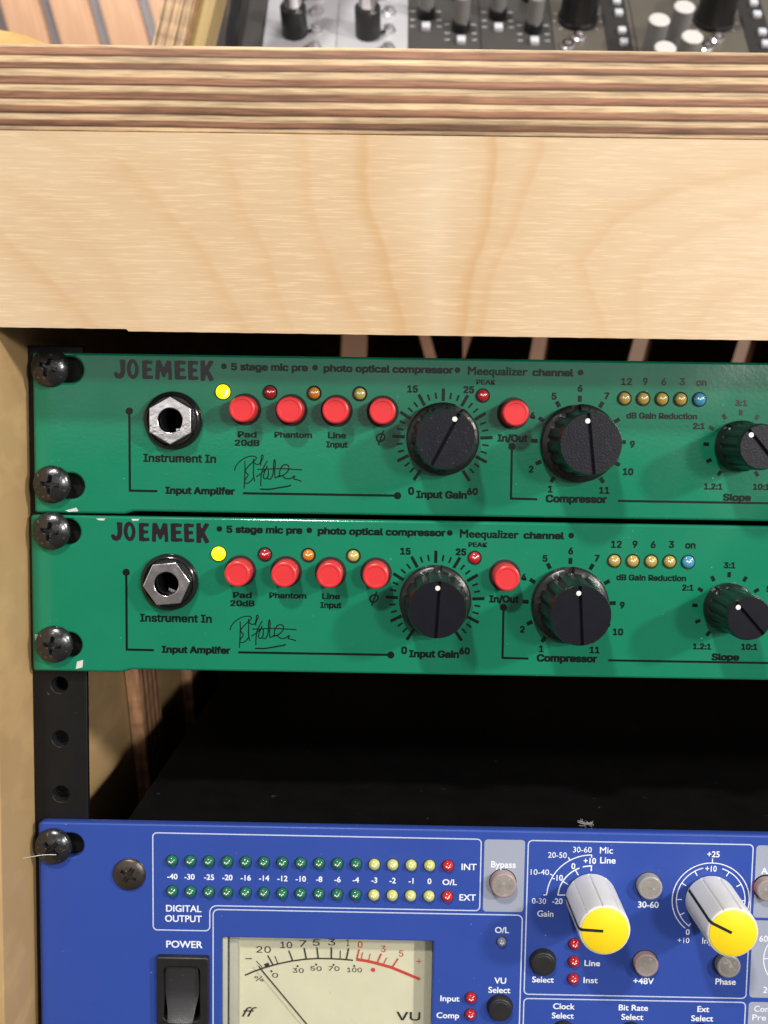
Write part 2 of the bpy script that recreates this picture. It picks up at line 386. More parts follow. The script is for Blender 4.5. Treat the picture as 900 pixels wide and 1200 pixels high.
def shell(u, x0, x1, v0, v1, w0, w1, t=1.2):
    bm = bmesh.new()
    box_bm(bm, (x0, v1-t, w0), (x1, v1, w1)); box_bm(bm, (x0, v0, w0), (x1, v0+t, w1))
    box_bm(bm, (x0, v0+t, w0), (x0+t, v1-t, w1)); box_bm(bm, (x1-t, v0+t, w0), (x1, v1-t, w1)); box_bm(bm, (x0+t, v0+t, w0), (x1-t, v1-t, w0+t))
    return finish('chassis', bm, M['chassis'], u, smooth=None)

# lettering --------------------------------------------------------------
FONT = None
try:
    FONT = bpy.data.fonts.load('<builtin>')
except Exception:
    pass
def text(s, x, y, h, mat, parent, width=None, font=None, align='C', bold=0.055, w=0.06, shear=0.0, asc='H', rot=0.0, space=1.0):
    """s with its baseline at y, cap height h mm, fitted to width mm; align C, L or R at x.  bold thickens the strokes"""
    def mk(body, sh=0.0):
        cu = bpy.data.curves.new('t', 'FONT'); cu.body = body; cu.size = 1.0; cu.shear = sh; cu.space_character = space
        cu.resolution_u = 4
        if font or FONT: cu.font = font or FONT
        ob = bpy.data.objects.new('t', cu); me = bpy.data.meshes.new_from_object(ob)
        bpy.data.objects.remove(ob); bpy.data.curves.remove(cu); return me
    key = (asc, font.name if font else '')
    if key not in CAPH:
        rm = mk(asc); CAPH[key] = max(v.co.y for v in rm.vertices); bpy.data.meshes.remove(rm)
    cap = CAPH[key]
    me = mk(s, shear); bd = bold*0.8
    xs = [v.co.x for v in me.vertices]; x0, x1 = min(xs), max(xs)
    ky = h/(cap+bd); kx = ((width/(x1-x0+bd)) if width else ky)
    W_ = (x1-x0+bd)*kx
    ox = x-(W_/2 if align == 'C' else 0 if align == 'L' else W_)
    bm = bmesh.new()
    for n, (dx, dy) in enumerate(((0, 0), (1, 0), (0, 1), (1, 1), (0.5, 0.5)) if bd > 0.003 else ((0, 0),)):
        m2 = me.copy()
        for v in m2.vertices: v.co = (ox+(v.co.x-x0+dx*bd)*kx, y+(v.co.y+dy*bd*0.8)*ky, w+0.004*n)
        bm.from_mesh(m2); bpy.data.meshes.remove(m2)
    bm.transform(TO); bm.to_mesh(me); bm.free()
    return link('lettering', me, mat, parent, smooth=None)
CAPH = {}
SANS = FONT
try:
    import os
    SANS = bpy.data.fonts.load(os.path.join(bpy.utils.system_resource('DATAFILES'), 'fonts', 'Inter.woff2'))
except Exception:
    SANS = FONT

# ---------------------------------------------------------------- shared small parts
def screw_mesh(name, mat, R=5.2, H=2.7, ang=0.0, N=64):
    bm = bmesh.new(); g = {}
    for i in range(N+1):
        for j in range(N+1):
            a, b = 2*i/N-1, 2*j/N-1
            x = a*sqrt(1-b*b/2); y = b*sqrt(1-a*a/2)       # square to disc
            r = hypot(x, y)
            w = H*sqrt(max(0, 1-0.93*r*r))
            if r > 0.97: w -= 0.25
            X, Y = x*R, y*R
            p, q = X*cos(ang)+Y*sin(ang), -X*sin(ang)+Y*cos(ang)
            arm = max(min((0.62-abs(p))/0.30, (2.5-abs(q))/0.35), min((0.62-abs(q))/0.30, (2.5-abs(p))/0.35))
            core = (1.15-hypot(p, q))/0.3
            k = max(0, min(1, max(arm, core)))
            w -= k*min(H*0.72, 1.6+0.5*max(0, 1-hypot(p, q)/2))
            g[i, j] = bm.verts.new((X, Y, w))
    for i in range(N):
        for j in range(N):
            try: bm.faces.new((g[i, j], g[i+1, j], g[i+1, j+1], g[i, j+1]))
            except ValueError: pass
    rim = [g[i, 0] for i in range(N)]+[g[N, j] for j in range(N)]+[g[N-i, N] for i in range(N)]+[g[0, N-j] for j in range(N)]
    low = [bm.verts.new((v.co.x*0.985, v.co.y*0.985, -0.2)) for v in rim]
    for i in range(len(rim)):
        j = (i+1) % len(rim); bm.faces.new((rim[i], rim[j], low[j], low[i]))
    bmesh.ops.recalc_face_normals(bm, faces=bm.faces); bm.transform(TO)
    me = bpy.data.meshes.new(name); bm.to_mesh(me); bm.free(); me.materials.append(mat)
    me.shade_smooth(); me.set_sharp_from_angle(angle=radians(42)); return me

SCREW = screw_mesh('screw', M['screw'])
SCREW_B = screw_mesh('screw', M['screw_brown'], R=4.7, H=1.7)
def screw(parent, u, v, w, ang, me=SCREW):
    o = bpy.data.objects.new('screw', me); COL.objects.link(o); o.parent = parent
    o.location = (u*MM, -w*MM, v*MM); o.rotation_euler = (0, ang, 0); return o

def led_part(parent, u, v, r, mat, h=1.0, w=0.05, bez=None, bez_r=None, lit=False):
    prof = [(r, w), (r, w+0.25)] + [(r*cos(a), w+0.25+h*sin(a)) for a in [pi/2*k/7 for k in range(1, 7)]]
    o = lathe('led', prof, mat, parent, (u, v), 28, smooth=60)
    if bez is not None:
        lathe('bezel', [(bez_r, 0.02), (bez_r-0.12, 0.16), (bez_r-0.35, 0.10), (r*1.02, -0.02)], bez, o, (u, v), 32, cap1=False)
    # highlights of the lens, painted as small pale discs on its dome
    if not lit:
        bm = bmesh.new()
        for k, (a, b, s) in enumerate(((-0.30, 0.16, 0.15), (0.0, 0.02, 0.13), (0.26, 0.16, 0.12))):
            aa, bb = a*r, b*r; ww = w+0.25+h*sqrt(max(0, 1-(a*a+b*b)))+0.03
            disc_bm(bm, (u+aa, v+bb), s*r, ww, 8)
        flat('glint', bm, M['led_glint'], o)
    return o

def groove_cap_bm(R, w, gw=0.5, depth=0.7, ang=0.0, n=64):
    """flat knob top with a V groove across it; ang turns it clockwise from straight up"""
    bm = bmesh.new(); ca, sa = cos(-ang), sin(-ang)
    def P(x, y, z): return bm.verts.new((x*ca-y*sa, x*sa+y*ca, z))
    def seg(sgn):
        t0 = math.acos(gw/R)
        pts = [(R*cos(-t0+2*t0*i/n)*sgn, R*sin(-t0+2*t0*i/n)) for i in range(n+1)]
        bm.faces.new([P(x, y, w) for x, y in pts])
    seg(1); seg(-1)
    ye = sqrt(R*R-gw*gw)
    for sgn in (-1, 1):
        bm.faces.new([P(sgn*gw, -ye, w), P(sgn*gw, ye, w), P(0, ye, w-depth), P(0, -ye, w-depth)])
    up_faces(bm); return bm

def collet_knob(parent, u, v, skirt, body0, body1, cap, height, ang, mat_top):
    """black fluted knob with a skirt, a grooved flat top and a white dot; ang clockwise from up"""
    at = pi/2-ang
    def mod(a, k):
        d = (a-at+pi) % (2*pi)-pi
        s = 1.0
        if k in (1, 2, 3) and abs(d) < 0.115: s = (body0*0.95)/skirt
        if k in (5, 6, 7):
            f = 0.5+0.5*cos(a*14-at*14)
            s = 1-0.075*(f**3)
        return s
    prof = [(skirt*0.99, 0.15), (skirt, 0.5), (skirt, 2.2), (skirt-0.5, 2.8), (body0*0.97, 3.0), (body0*0.97, 3.2), (body0*0.95, 5.0), (body1*1.0, height-2.2), (body1, height-1.4), (cap, height)]
    k = lathe('knob', prof, M['knob_side'], parent, (0, 0), 168, cap1=False, mod=mod, smooth=40)
    k.location = (u*MM, 0, v*MM)
    finish('knob_cap', groove_cap_bm(cap, height, ang=ang), mat_top, k, smooth=None, recalc=False)
    bm = bmesh.new(); rr = cap*0.76
    cx, cy = rr*cos(at), rr*sin(at)
    px, py = -0.35*sin(at), 0.35*cos(at)
    disc_bm(bm, (cx+px, cy+py), 0.66, height+0.05, 18)
    flat('pointer_dot', bm, M['dot'], k)
    return k

def push_button(parent, u, v, r, h, mat, ring_r, ring_mat=None, dish=0.12, name='push_button'):
    prof = [(r*1.02, -0.5), (r, h-0.5), (r-0.12, h-0.18), (r-0.42, h), (r*0.76, h), (r*0.72, h-dish), (r*0.3, h-dish)]
    o = lathe(name, prof, mat, parent, (u, v), 48, smooth=28)
    bm = bmesh.new()
    n = 40
    for i in range(n):
        a, b = 2*pi*i/n, 2*pi*(i+1)/n
        bm.faces.new([bm.verts.new(p) for p in ((u+r*0.98*cos(a), v+r*0.98*sin(a), 0.05), (u+ring_r*cos(a), v+ring_r*sin(a), 0.05), (u+ring_r*cos(b), v+ring_r*sin(b), 0.05), (u+r*0.98*cos(b), v+r*0.98*sin(b), 0.05))])
    flat('button_hole', bm, ring_mat or M['hole'], o)
    return o

# ================================================================ THE DESK (plywood top, apron, cabinet)
desk = empty('rack_desk', (0, 0, -230), 'pale birch plywood desk with striped edge and apron above the rack', 'desk')
DZ = -230
def dloc(o): o.location.z -= DZ*MM; return o      # children built in world coordinates, desk base lower
edge_px = [(57.5, 67.5), (75, 83), (83.5+8.5, 101.5), (109.7, 119), (127, 136), (143.7, 151.7)]
Zp = lambda y: (73.4-(y-53)*0.2)*MM
stops = sorted((Zp(b+0.5), Zp(a-0.2)) for a, b in edge_px)
M['ply_edge'] = ply_mat('plywood edge', 'Z', stops, along=(16, 16, 900))
M['veneer'] = wood_mat('birch veneer', (0.545, 0.412, 0.268), (0.485, 0.335, 0.190), streak=(30, 300, 1300), amount=0.62, rough=0.40, figure_gloss=True, bump=0.12, big=(14, 14, 30))
M['side_wood'] = wood_mat('raw side wood', (0.45, 0.30, 0.145), (0.36, 0.23, 0.10), streak=(60, 30, 45), amount=0.45, rough=0.6, bump=0.5, big=(40, 40, 22))
M['dark_wood'] = wood_mat('brown board', (0.42, 0.25, 0.13), (0.30, 0.17, 0.08), streak=(30, 200, 200), amount=0.5, rough=0.6)
dloc(wbox('tabletop', (-40, -20, 52.75), (520, 432, 73.4), M['ply_edge'], desk, 0.5))

# apron: subdivided so that the figure of the veneer can follow the grain of this board
def poly_dist(P, line):
    d = np.full(len(P), 1e9); side = np.zeros(len(P))
    for a, b in zip(line[:-1], line[1:]):
        a, b = np.array(a, float), np.array(b, float); ab = b-a; L2 = ab@ab
        t = np.clip(((P-a)@ab)/L2, 0, 1); q = P-a-t[:, None]*ab
        dd = np.hypot(q[:, 0], q[:, 1]); s = np.sign(q[:, 0]*ab[1]-q[:, 1]*ab[0])
        k = dd < d; d[k] = dd[k]; side[k] = s[k]
    return d, side
# figure lines of this board, in mm from its upper left visible corner (x right, y down)
FIG = [([(90.5, 0), (90, 9), (91.5, 17), (95, 27), (98.5, 38), (101, 49)], 2.6, 0.55),
       ([(122, 0), (122.5, 9), (121.5, 19), (118.5, 30), (116.5, 40), (115.5, 49)], 2.3, 0.58),
       ([(134, 2), (131.5, 11), (128, 20), (124, 30), (121, 40), (119.5, 49)], 3.0, 0.36),
       ([(57, 8), (60, 17), (65, 27), (69, 38), (73, 49)], 3.2, 0.30),
       ([(75.5, 0), (76.5, 13), (79, 24), (84.5, 36), (91, 47)], 3.4, 0.30),
       ([(31, 8), (39, 16), (48, 26), (56, 38), (62, 49)], 3.4, 0.34),
       ([(190, 7), (168, 12), (152, 20), (145, 30), (148, 40), (152, 49)], 3.0, 0.34),
       ([(190, 17), (173, 22), (162, 29), (158, 38), (160, 49)], 3.6, 0.24),
       ([(0, 25), (8, 33), (18, 42), (25, 49)], 3.0, 0.36), ([(0, 12), (14, 20), (28, 33), (36, 49)], 4.0, 0.22),
       ([(12, 0), (24, 7), (38, 13)], 4.0, 0.18), ([(190, 34), (178, 38), (172, 49)], 3.0, 0.24),
       ([(230, 0), (226, 20), (232, 49)], 3.0, 0.4), ([(280, 0), (290, 25), (284, 49)], 3.0, 0.4), ([(350, 0), (340, 25), (352, 49)], 3.0, 0.4),
       ([(420, 0), (430, 25), (424, 49)], 3.0, 0.4)]
def build_apron():
    x0, x1, z0, z1 = -19.0, 500.0, 4.0, 52.55
    nx, nz = 520, 84
    xs = np.concatenate([np.linspace(x0, 205, 420), np.linspace(206, x1, 100)]); zs = np.linspace(z0, z1, nz)
    bm = bmesh.new(); front = []; 
    for j, z in enumerate(zs):
        row = []
        for x in xs:
            zz = z
            if j == 0: zz = z + (0.55 if x < 31.4 else 0.0) + 0.03*sin(x*0.9)*sin(x*0.23)
            row.append(bm.verts.new((x*MM, -20*MM, zz*MM)))
        front.append(row)
    back = [bm.verts.new((v.co.x, -13*MM, v.co.z+1.4*MM)) for v in front[0]]
    top = [bm.verts.new((v.co.x, -13*MM, v.co.z)) for v in front[-1]]
    for j in range(nz-1):
        for i in range(len(xs)-1): bm.faces.new((front[j][i], front[j][i+1], front[j+1][i+1], front[j+1][i]))
    for i in range(len(xs)-1):
        bm.faces.new((back[i], back[i+1], front[0][i+1], front[0][i])); bm.faces.new((front[-1][i], front[-1][i+1], top[i+1], top[i]))
        bm.faces.new((top[i], top[i+1], back[i+1], back[i]))
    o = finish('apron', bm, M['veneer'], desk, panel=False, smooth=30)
    me = o.data
    P = np.zeros(len(me.vertices)*3); me.vertices.foreach_get('co', P); P = P.reshape(-1, 3)/MM
    Q = np.stack([P[:, 0], 52.6-P[:, 2]], -1)
    Q[:, 0] += 0.35*np.sin(Q[:, 1]*0.31+0.03*Q[:, 0])+0.10*np.sin(Q[:, 1]*1.1+0.05*Q[:, 0])
    f = np.zeros(len(Q))
    for line, sg, st in FIG:
        d, s = poly_dist(Q, line)
        f = np.maximum(f, 1.0*st*np.exp(-(d/np.where(s > 0, sg*0.45, sg*1.25))**1.5))
        f = np.maximum(f, 0.45*st*np.exp(-(d/(sg*2.6))**2))
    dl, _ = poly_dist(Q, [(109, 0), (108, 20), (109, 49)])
    li = 0.16*np.exp(-(dl/3.4)**2)  # gloss reflection painted into the veneer as a pale upright band
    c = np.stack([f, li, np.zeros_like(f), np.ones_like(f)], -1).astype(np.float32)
    at = me.color_attributes.new('figure_gloss', 'FLOAT_COLOR', 'POINT'); at.data.foreach_set('color', c.ravel())
    return o
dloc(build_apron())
# cabinet sides, back and floor
side = dloc(wbox('side_panel', (-21, -19.9, -229), (-2.6, 420, 52.6), M['side_wood'], desk, 0.6))
dloc(wbox('side_panel', (485.5, -12.9, -229), (503, 420, 52.6), M['side_wood'], desk, 0.6))
SLITS = ((71.5, 0.04, 17.5), (124, -0.5, 8), (142, 0.5, 8), (194.5, 0.25, 11), (261, 0.40, 12.5), (330, 0.45, 12), (395, 0.45, 12))
bl = [[(-2.5, -228), (485.4, -228), (485.4, 52.6), (-2.5, 52.6)]]+[[(x-k*40-w/2, -40), (x-k*40+w/2, -40), (x+k*12+w/2, 48), (x+k*12-w/2, 48)] for x, k, w in SLITS]
bo = plate('back_panel', bl, -400, -388, M['dark_wood'], desk); bo.location.z = 0.230
dloc(wbox('base_panel', (-2.5, 10, -230), (485.4, 404.9, -222), M['dark_wood'], desk))
# plywood ribs let into the inside of the left cabinet side
rstops = [(-0.009+k*0.006, -0.009+k*0.006+0.0024) for k in range(4)]
M['ply_rib'] = ply_mat('plywood rib edge', 'Y', rstops, light=(0.64, 0.36, 0.20), dark=(0.26, 0.12, 0.065), along=(300, 300, 12), warp=0.0002)
def rib(loc, rot, size, mat, name='rib'):
    bm = bmesh.new(); s = [x*MM/2 for x in size]; box_bm(bm, [-x for x in s], s)
    o = finish(name, bm, mat, desk, panel=False)
    o.location = (loc[0]*MM, loc[1]*MM, (loc[2]-DZ)*MM); o.rotation_euler = rot; return o
rib((0.4, 119, -140), (radians(18), 0, 0), (5, 27, 160), M['ply_rib'])
rib((0.4, 211, -150), (radians(18), 0, 0), (5, 26, 170), M['ply_rib'])
rib((0.4, 300, -150), (radians(18), 0, 0), (5, 26, 150), M['ply_rib'])
# ================================================================ RACK RAIL
rail = empty('rack_rail', (0, 0, -230), 'black steel rack rail with round threaded holes, left of the gap between the units', 'rack rail')
holes = []
z0 = -6.5
for uu in range(5):
    for dz in (0, 15.9, 31.75): holes.append((5.2, -uu*44.45-4.2-dz))
holes = [(5.2, -4.4), (5.2, -20), (5.2, -36), (5.2, -49), (5.2, -64.7), (5.2, -80.5), (5.2, -93.1), (5.2, -108.7), (5.2, -124.9), (5.2, -139), (5.2, -155), (5.2, -171), (5.2, -184)]
ro = plate('rail_face', [[(-2.3, -228), (12.9, -228), (12.9, 2.0), (-2.3, 2.0)]]+[circle(a, b, 2.35, 24) for a, b in holes], -5.2, -3.2, M['rail'], rail, 0.3)
ro.location.z = 0.230
ro = wbox('rail_flange', (-2.3, 5.25, -228), (-0.3, 34, 2), M['rail'], rail); ro.location.z = 0.230
bm = bmesh.new()
for a, b in holes:
    if abs(b+93.1) < 40 or True:
        n = 24; r0 = 2.42
        for k in range(5):
            w0, w1 = -3.6-k*0.7, -3.6-(k+1)*0.7
            for i in range(n):
                p, q = 2*pi*i/n, 2*pi*(i+1)/n
                ra, rb = (r0, r0-0.3) if k % 2 == 0 else (r0-0.3, r0)
                bm.faces.new([bm.verts.new(x) for x in ((a+ra*cos(p), b+ra*sin(p), w0), (a+ra*cos(q), b+ra*sin(q), w0), (a+rb*cos(q), b+rb*sin(q), w1), (a+rb*cos(p), b+rb*sin(p), w1))])
ro = finish('hole_threads', bm, M['screw'], rail, smooth=None, recalc=False); ro.location.z = 0.230

# ================================================================ GREEN PREAMP (built once, then copied)
JOE = {'J': ([(.50, 1.0), (1.0, .97), (.96, .30), (.80, .06), (.48, -.03), (.14, .04), (0, .22), (.06, .34), (.28, .33), (.40, .23), (.52, .28), (.58, .42)],),
       'O': (None,),
       'E': ([(.03, .02), (.40, 0), (1, .03), (.97, .20), (.46, .20), (.46, .42), (.88, .43), (.85, .60), (.45, .60), (.44, .80), (.92, .80), (.96, .97), (.40, 1.0), (0, .98)],),
       'M': ([(0, .02), (.04, .97), (.30, 1.0), (.50, .58), (.68, .99), (.94, .96), (1, .02), (.78, 0), (.76, .55), (.58, .14), (.43, .15), (.26, .60), (.25, 0)],),
       'K': ([(.02, 0), (0, .97), (.34, 1.0), (.36, .62), (.66, 1.0), (1.0, .94), (.62, .52), (1.0, .06), (.70, -.04), (.38, .38), (.36, 0)],)}
def joemeek(parent):
    spec = [('J', 22.3, 25.5, -6.8, -1.6), ('O', 25.8, 29.1, -6.9, -1.5), ('E', 30.0, 33.0, -6.9, -1.75), ('M', 33.6, 38.2, -7.0, -1.65), ('E', 38.8, 42.1, -6.9, -1.7), ('E', 42.5, 45.4, -7.0, -1.7), ('K', 45.9, 49.6, -7.1, -1.5)]
    loops = []
    for ch, a, b, lo, hi in spec:
        if ch == 'O':
            c, d = (a+b)/2, (lo+hi)/2
            o1 = [(c+(b-a)/2*cos(t)-0.12*sin(t), d+(hi-lo)/2*sin(t)) for t in [2*pi*i/28 for i in range(28)]]
            o2 = [(c+0.05+(b-a)/2*0.36*cos(t), d+(hi-lo)/2*0.60*sin(t)) for t in [2*pi*i/20 for i in range(20)]]
            loops += [o1, o2]
        else:
            P = [(a+x*(b-a), lo+y*(hi-lo)) for x, y in JOE[ch][0]]
            loops.append(fillet(P, 0.22, 3))
    return plate('lettering', loops, 0.06, 0.06, M['print_logo'], parent, smooth=None)

def tick_bm(bm, c, a, r0, r1, wid):
    d = (sin(a), cos(a)); ribbon_bm(bm, [(c[0]+d[0]*r0, c[1]+d[1]*r0), (c[0]+d[0]*r1, c[1]+d[1]*r1)], wid)

def green_unit():
    u = empty('mic_preamp', (0, 0, 0), 'upper green rack preamp with gain knob turned right of straight up, under the apron', 'preamp', 'green rack preamps')
    P = M['print_black']
    out = fillet([(0, 0), (482.6, 0), (482.6, -43.9), (459, -43.9), (457, -43.1), (27.5, -43.1), (25, -43.9), (0, -43.9)], [0.9, 0.9, 0.9, 0, 0, 0, 0, 0.9], 4)
    holes = [slot(5.2, 10.3, -4.6, 3.5), slot(5.2, 10.3, -36.4, 3.5), slot(472, 477, -4.6, 3.5), slot(472, 477, -36.4, 3.5)]
    holes.append(circle(38.6, -18.0, 4.5, 32))
    plate('front_panel', [out]+holes, -3.0, 0.0, M['green'], u, 0.7)
    shell(u, 25, 457, -42.6, -0.8, -190, -3.05)
    joemeek(u)
    T = lambda s, x, y, h, **k: text(s, x, y, h, P, u, **dict(dict(font=SANS, bold=0.10), **k))
    for x in ((52.3, -3.1), (77.1, -3.1), (115.8, -3.2), (149.2, -3.4)):
        bm = bmesh.new(); disc_bm(bm, x, 0.78); flat('bullet_dot', bm, P, u)
    T('5 stage mic pre', 54.2, -4.15, 2.05, width=21, align='L', asc='5')
    T('photo optical compressor', 79.4, -4.2, 2.05, width=35.3, align='L')
    T('Meequalizer', 118.6, -4.45, 2.3, width=16.2, align='L', bold=0.075, font=FONT)
    T('channel', 136.1, -4.5, 2.05, width=11.2, align='L')
    T('PEAK', 123.6, -7.0, 1.35, width=5.2, bold=0.075)
    T('15', 103.7, -9.45, 2.0); T('25', 119.0, -9.4, 2.0)
    T('Pad', 58.7, -22.3, 1.7, width=5.2, bold=0.075); T('20dB', 58.7, -24.6, 1.7, width=6.8, bold=0.075); T('Phantom', 71.3, -22.2, 1.65, width=10.3, bold=0.075)
    T('Line', 83.3, -22.2, 1.7, width=5.0, bold=0.075); T('Input', 83.3, -24.7, 1.7, width=5.9, bold=0.075)
    bm = bmesh.new(); ribbon_bm(bm, [(95.2+1.1*cos(t)+0.18*sin(t), -21.8+1.05*sin(t)) for t in [2*pi*i/24 for i in range(24)]], 0.42, 0.06, True)
    ribbon_bm(bm, [(94.6, -23.8), (96.0, -19.8)], 0.38, 0.07); flat('phase_symbol', bm, P, u)
    T('0', 103.8, -37.3, 2.2); T('60', 120.6, -37.1, 2.0); T('Input Gain', 105.2, -38.2, 2.15, width=13.9, align='L')
    T('In/Out', 131.2, -22.4, 2.1, width=8.2)
    T('Instrument In', 40.2, -29.4, 2.3, width=20, bold=0.07); T('Input Amplifer', 45.8, -38.1, 2.05, width=19.2)
    for s, x, y in (('1', 141.9, -36.1), ('2', 136.5, -30.7), ('4', 136.5, -16.1), ('5', 142.2, -10.8), ('6', 149.2, -8.6), ('7', 156.5, -10.5), ('9', 163.9, -23.5), ('10', 163.0, -31.0), ('11', 156.7, -36.2)):
        T(s, x, y, 1.95, bold=0.09)
    T('Compressor', 149.1, -38.8, 2.2, width=16.8)
    for s, x, y in (('12', 161.7, -6.6), ('9', 166.8, -6.5), ('6', 171.8, -6.5), ('3', 176.8, -6.4)): T(s, x, y, 2.0, bold=0.07)
    T('on', 182.0, -6.5, 2.0, bold=0.07)
    T('dB Gain Reduction', 171.6, -15.6, 1.7, width=19.2, bold=0.075)
    for s, x, y in (('3:1', 193.0, -11.8), ('2:1', 181.8, -18.2), ('1.2:1', 186.4, -34.6), ('10:1', 199.5, -34.5), ('5:1', 205.0, -18.2)): T(s, x, y, 1.75, bold=0.09)
    T('Slope', 193.0, -37.6, 2.0, width=7.7)
    for pts, wd, dot in (([(26.45, -15.6), (26.45, -37.35), (34, -37.4)], 0.62, (26.45, -15.6)), ([(57.6, -37.6), (100.1, -37.6)], 0.62, (100.1, -37.6)),
                         ([(131.1, -23.7), (131.2, -37.9), (138.4, -38.0)], 0.6, (131.1, -23.7)), ([(160.6, -38.1), (250, -38.1)], 0.6, None)):
        bm = bmesh.new(); ribbon_bm(bm, pts, wd)
        if dot: disc_bm(bm, dot, 1.0, 0.09)
        flat('guide_line', bm, P, u)
    # dial scales
    bm = bmesh.new(); c = (112.1, -21.9)
    for i in range(31):
        a = radians(-146+292*i/30)
        if i % 3 == 0: tick_bm(bm, c, a, 10.3, 13.7, 0.85)
        else: tick_bm(bm, c, a, 11.0, 12.7, 0.5)
    flat('dial_scale', bm, P, u); bm = bmesh.new()
    c = (149.2, -22.5)
    for i in range(11): tick_bm(bm, c, radians(-146+29.2*i), 11.2, 12.9, 1.05)
    flat('dial_scale', bm, P, u); bm = bmesh.new()
    c = (193.0, -22.6)
    for i in range(11): tick_bm(bm, c, radians(-146+29.2*i), 8.3, 9.8, 0.95)
    flat('dial_scale', bm, P, u)
    # signature
    S = 1/9.0/4.2
    sig = [[(75, 245), (90, 195), (140, 140), (210, 100), (270, 92), (300, 105), (290, 130), (235, 180), (190, 235), (195, 262), (215, 290), (190, 330), (180, 365), (215, 372), (255, 340), (275, 300), (265, 255)],
           [(182, 145), (183, 250), (175, 430)], [(272, 118), (272, 200), (272, 290), (285, 355)], [(262, 145), (300, 175), (335, 170), (350, 130), (352, 95), (362, 78), (372, 100), (350, 150), (345, 190)],
           [(415, 140), (385, 190), (360, 250), (350, 320), (348, 400)], [(300, 305), (345, 275), (400, 225), (425, 235), (425, 290), (400, 325), (375, 310), (385, 260), (415, 190)],
           [(415, 320), (450, 325), (475, 270), (480, 180), (488, 125), (498, 160), (492, 230), (495, 315)], [(310, 228), (420, 222), (550, 216), (650, 220), (775, 226)],
           [(495, 315), (540, 290), (545, 240), (575, 185), (615, 175), (640, 200), (625, 245), (580, 285), (530, 300), (570, 290), (600, 315), (650, 320), (700, 290), (690, 320), (730, 330), (770, 345)],
           [(340, 432), (440, 432), (550, 412), (640, 395), (660, 382)]]
    bm = bmesh.new()
    for k, st in enumerate(sig):
        pts = []
        for i in range(len(st)-1):                       # Catmull-Rom through the traced points
            p0, p1, p2, p3 = st[max(0, i-1)], st[i], st[i+1], st[min(len(st)-1, i+2)]
            for j in range(5):
                t = j/5
                f = lambda a, b, c_, d: 0.5*((2*b)+(-a+c_)*t+(2*a-5*b+4*c_-d)*t*t+(-a+3*b-3*c_+d)*t**3)
                pts.append((f(p0[0], p1[0], p2[0], p3[0]), f(p0[1], p1[1], p2[1], p3[1])))
        pts.append(st[-1])
        pts = [(55.4+(x-80)*S*1.0, -27.0-(y-78)*S) for x, y in pts]
        ribbon_bm(bm, pts, 0.27 if k != 9 else 0.36, 0.06+0.006*k)
    flat('signature', bm, P, u)
    # jack socket
    jk = lathe('jack_socket', [(7.9, 0.02), (7.9, 1.2), (7.5, 1.9), (6.9, 2.2), (6.5, 1.7), (5.6, 1.7), (3.4, 1.7)], M['black_gloss'], u, (0, 0), 56, cap1=False)
    jk.location = (38.6*MM, 0, -18.0*MM)
    nut = plate('hex_nut', [fillet(circle(0, 0, 6.5, 6, pi/2), 0.35, 3), circle(0, 0, 3.3, 40)], 1.72, 4.4, M['chrome'], jk, 0.22)
    lathe('socket_bore', [(3.32, 4.0), (3.25, -16), (0.5, -16)], M['hole'], jk, (0, 0), 40)
    bm = bmesh.new(); box_bm(bm, (0.2, -3.0, -6), (2.9, -2.2, -2)); finish('contact_spring', bm, M['chrome'], jk)
    # lamps and buttons
    dk = M['green']
    led_part(u, 52.1, -10.0, 1.95, M['led_lit'], 0.9, bez=M['hole'], bez_r=2.25, lit=True)
    for x, m in ((64.9, 'led_red'), (76.9, 'led_orange'), (89.35, 'led_straw')): led_part(u, x, -10.0, 1.55, M[m], 0.8, bez=M['hole'], bez_r=2.1)
    led_part(u, 122.8, -10.0, 1.55, M['led_red2'], 0.8, bez=M['hole'], bez_r=2.0)
    for k in range(4): led_part(u, 161.25+5.07*k, -10.2, 1.6, M['led_gold'], 0.8, bez=M['hole'], bez_r=2.05)
    led_part(u, 181.55, -10.2, 1.7, M['led_blue'], 0.8, bez=M['hole'], bez_r=2.05)
    for x in (58.15, 70.8, 83.1, 95.65, 131.2): push_button(u, x, -14.7, 3.5, 6.0, M['red_btn'], 4.4)
    return u

def knobs_for(u, gain, comp, slope, worn):
    collet_knob(u, 112.1, -21.9, 9.9, 8.9, 7.9, 7.5, 15.0, radians(gain), M['knob_old'] if worn else M['knob'])
    collet_knob(u, 149.2, -22.5, 10.6, 9.3, 8.2, 7.8, 17.0, radians(comp), M['knob_old'] if worn else M['knob'])
    collet_knob(u, 193.0, -22.6, 6.9, 6.5, 6.0, 5.6, 16.5, radians(slope), M['knob_old'] if worn else M['knob'])

def chip(u, pts, w=0.05):
    bm = bmesh.new(); bm.faces.new([bm.verts.new((x, y, w)) for x, y in pts]); flat('paint_chip', bm, M['chip'], u)

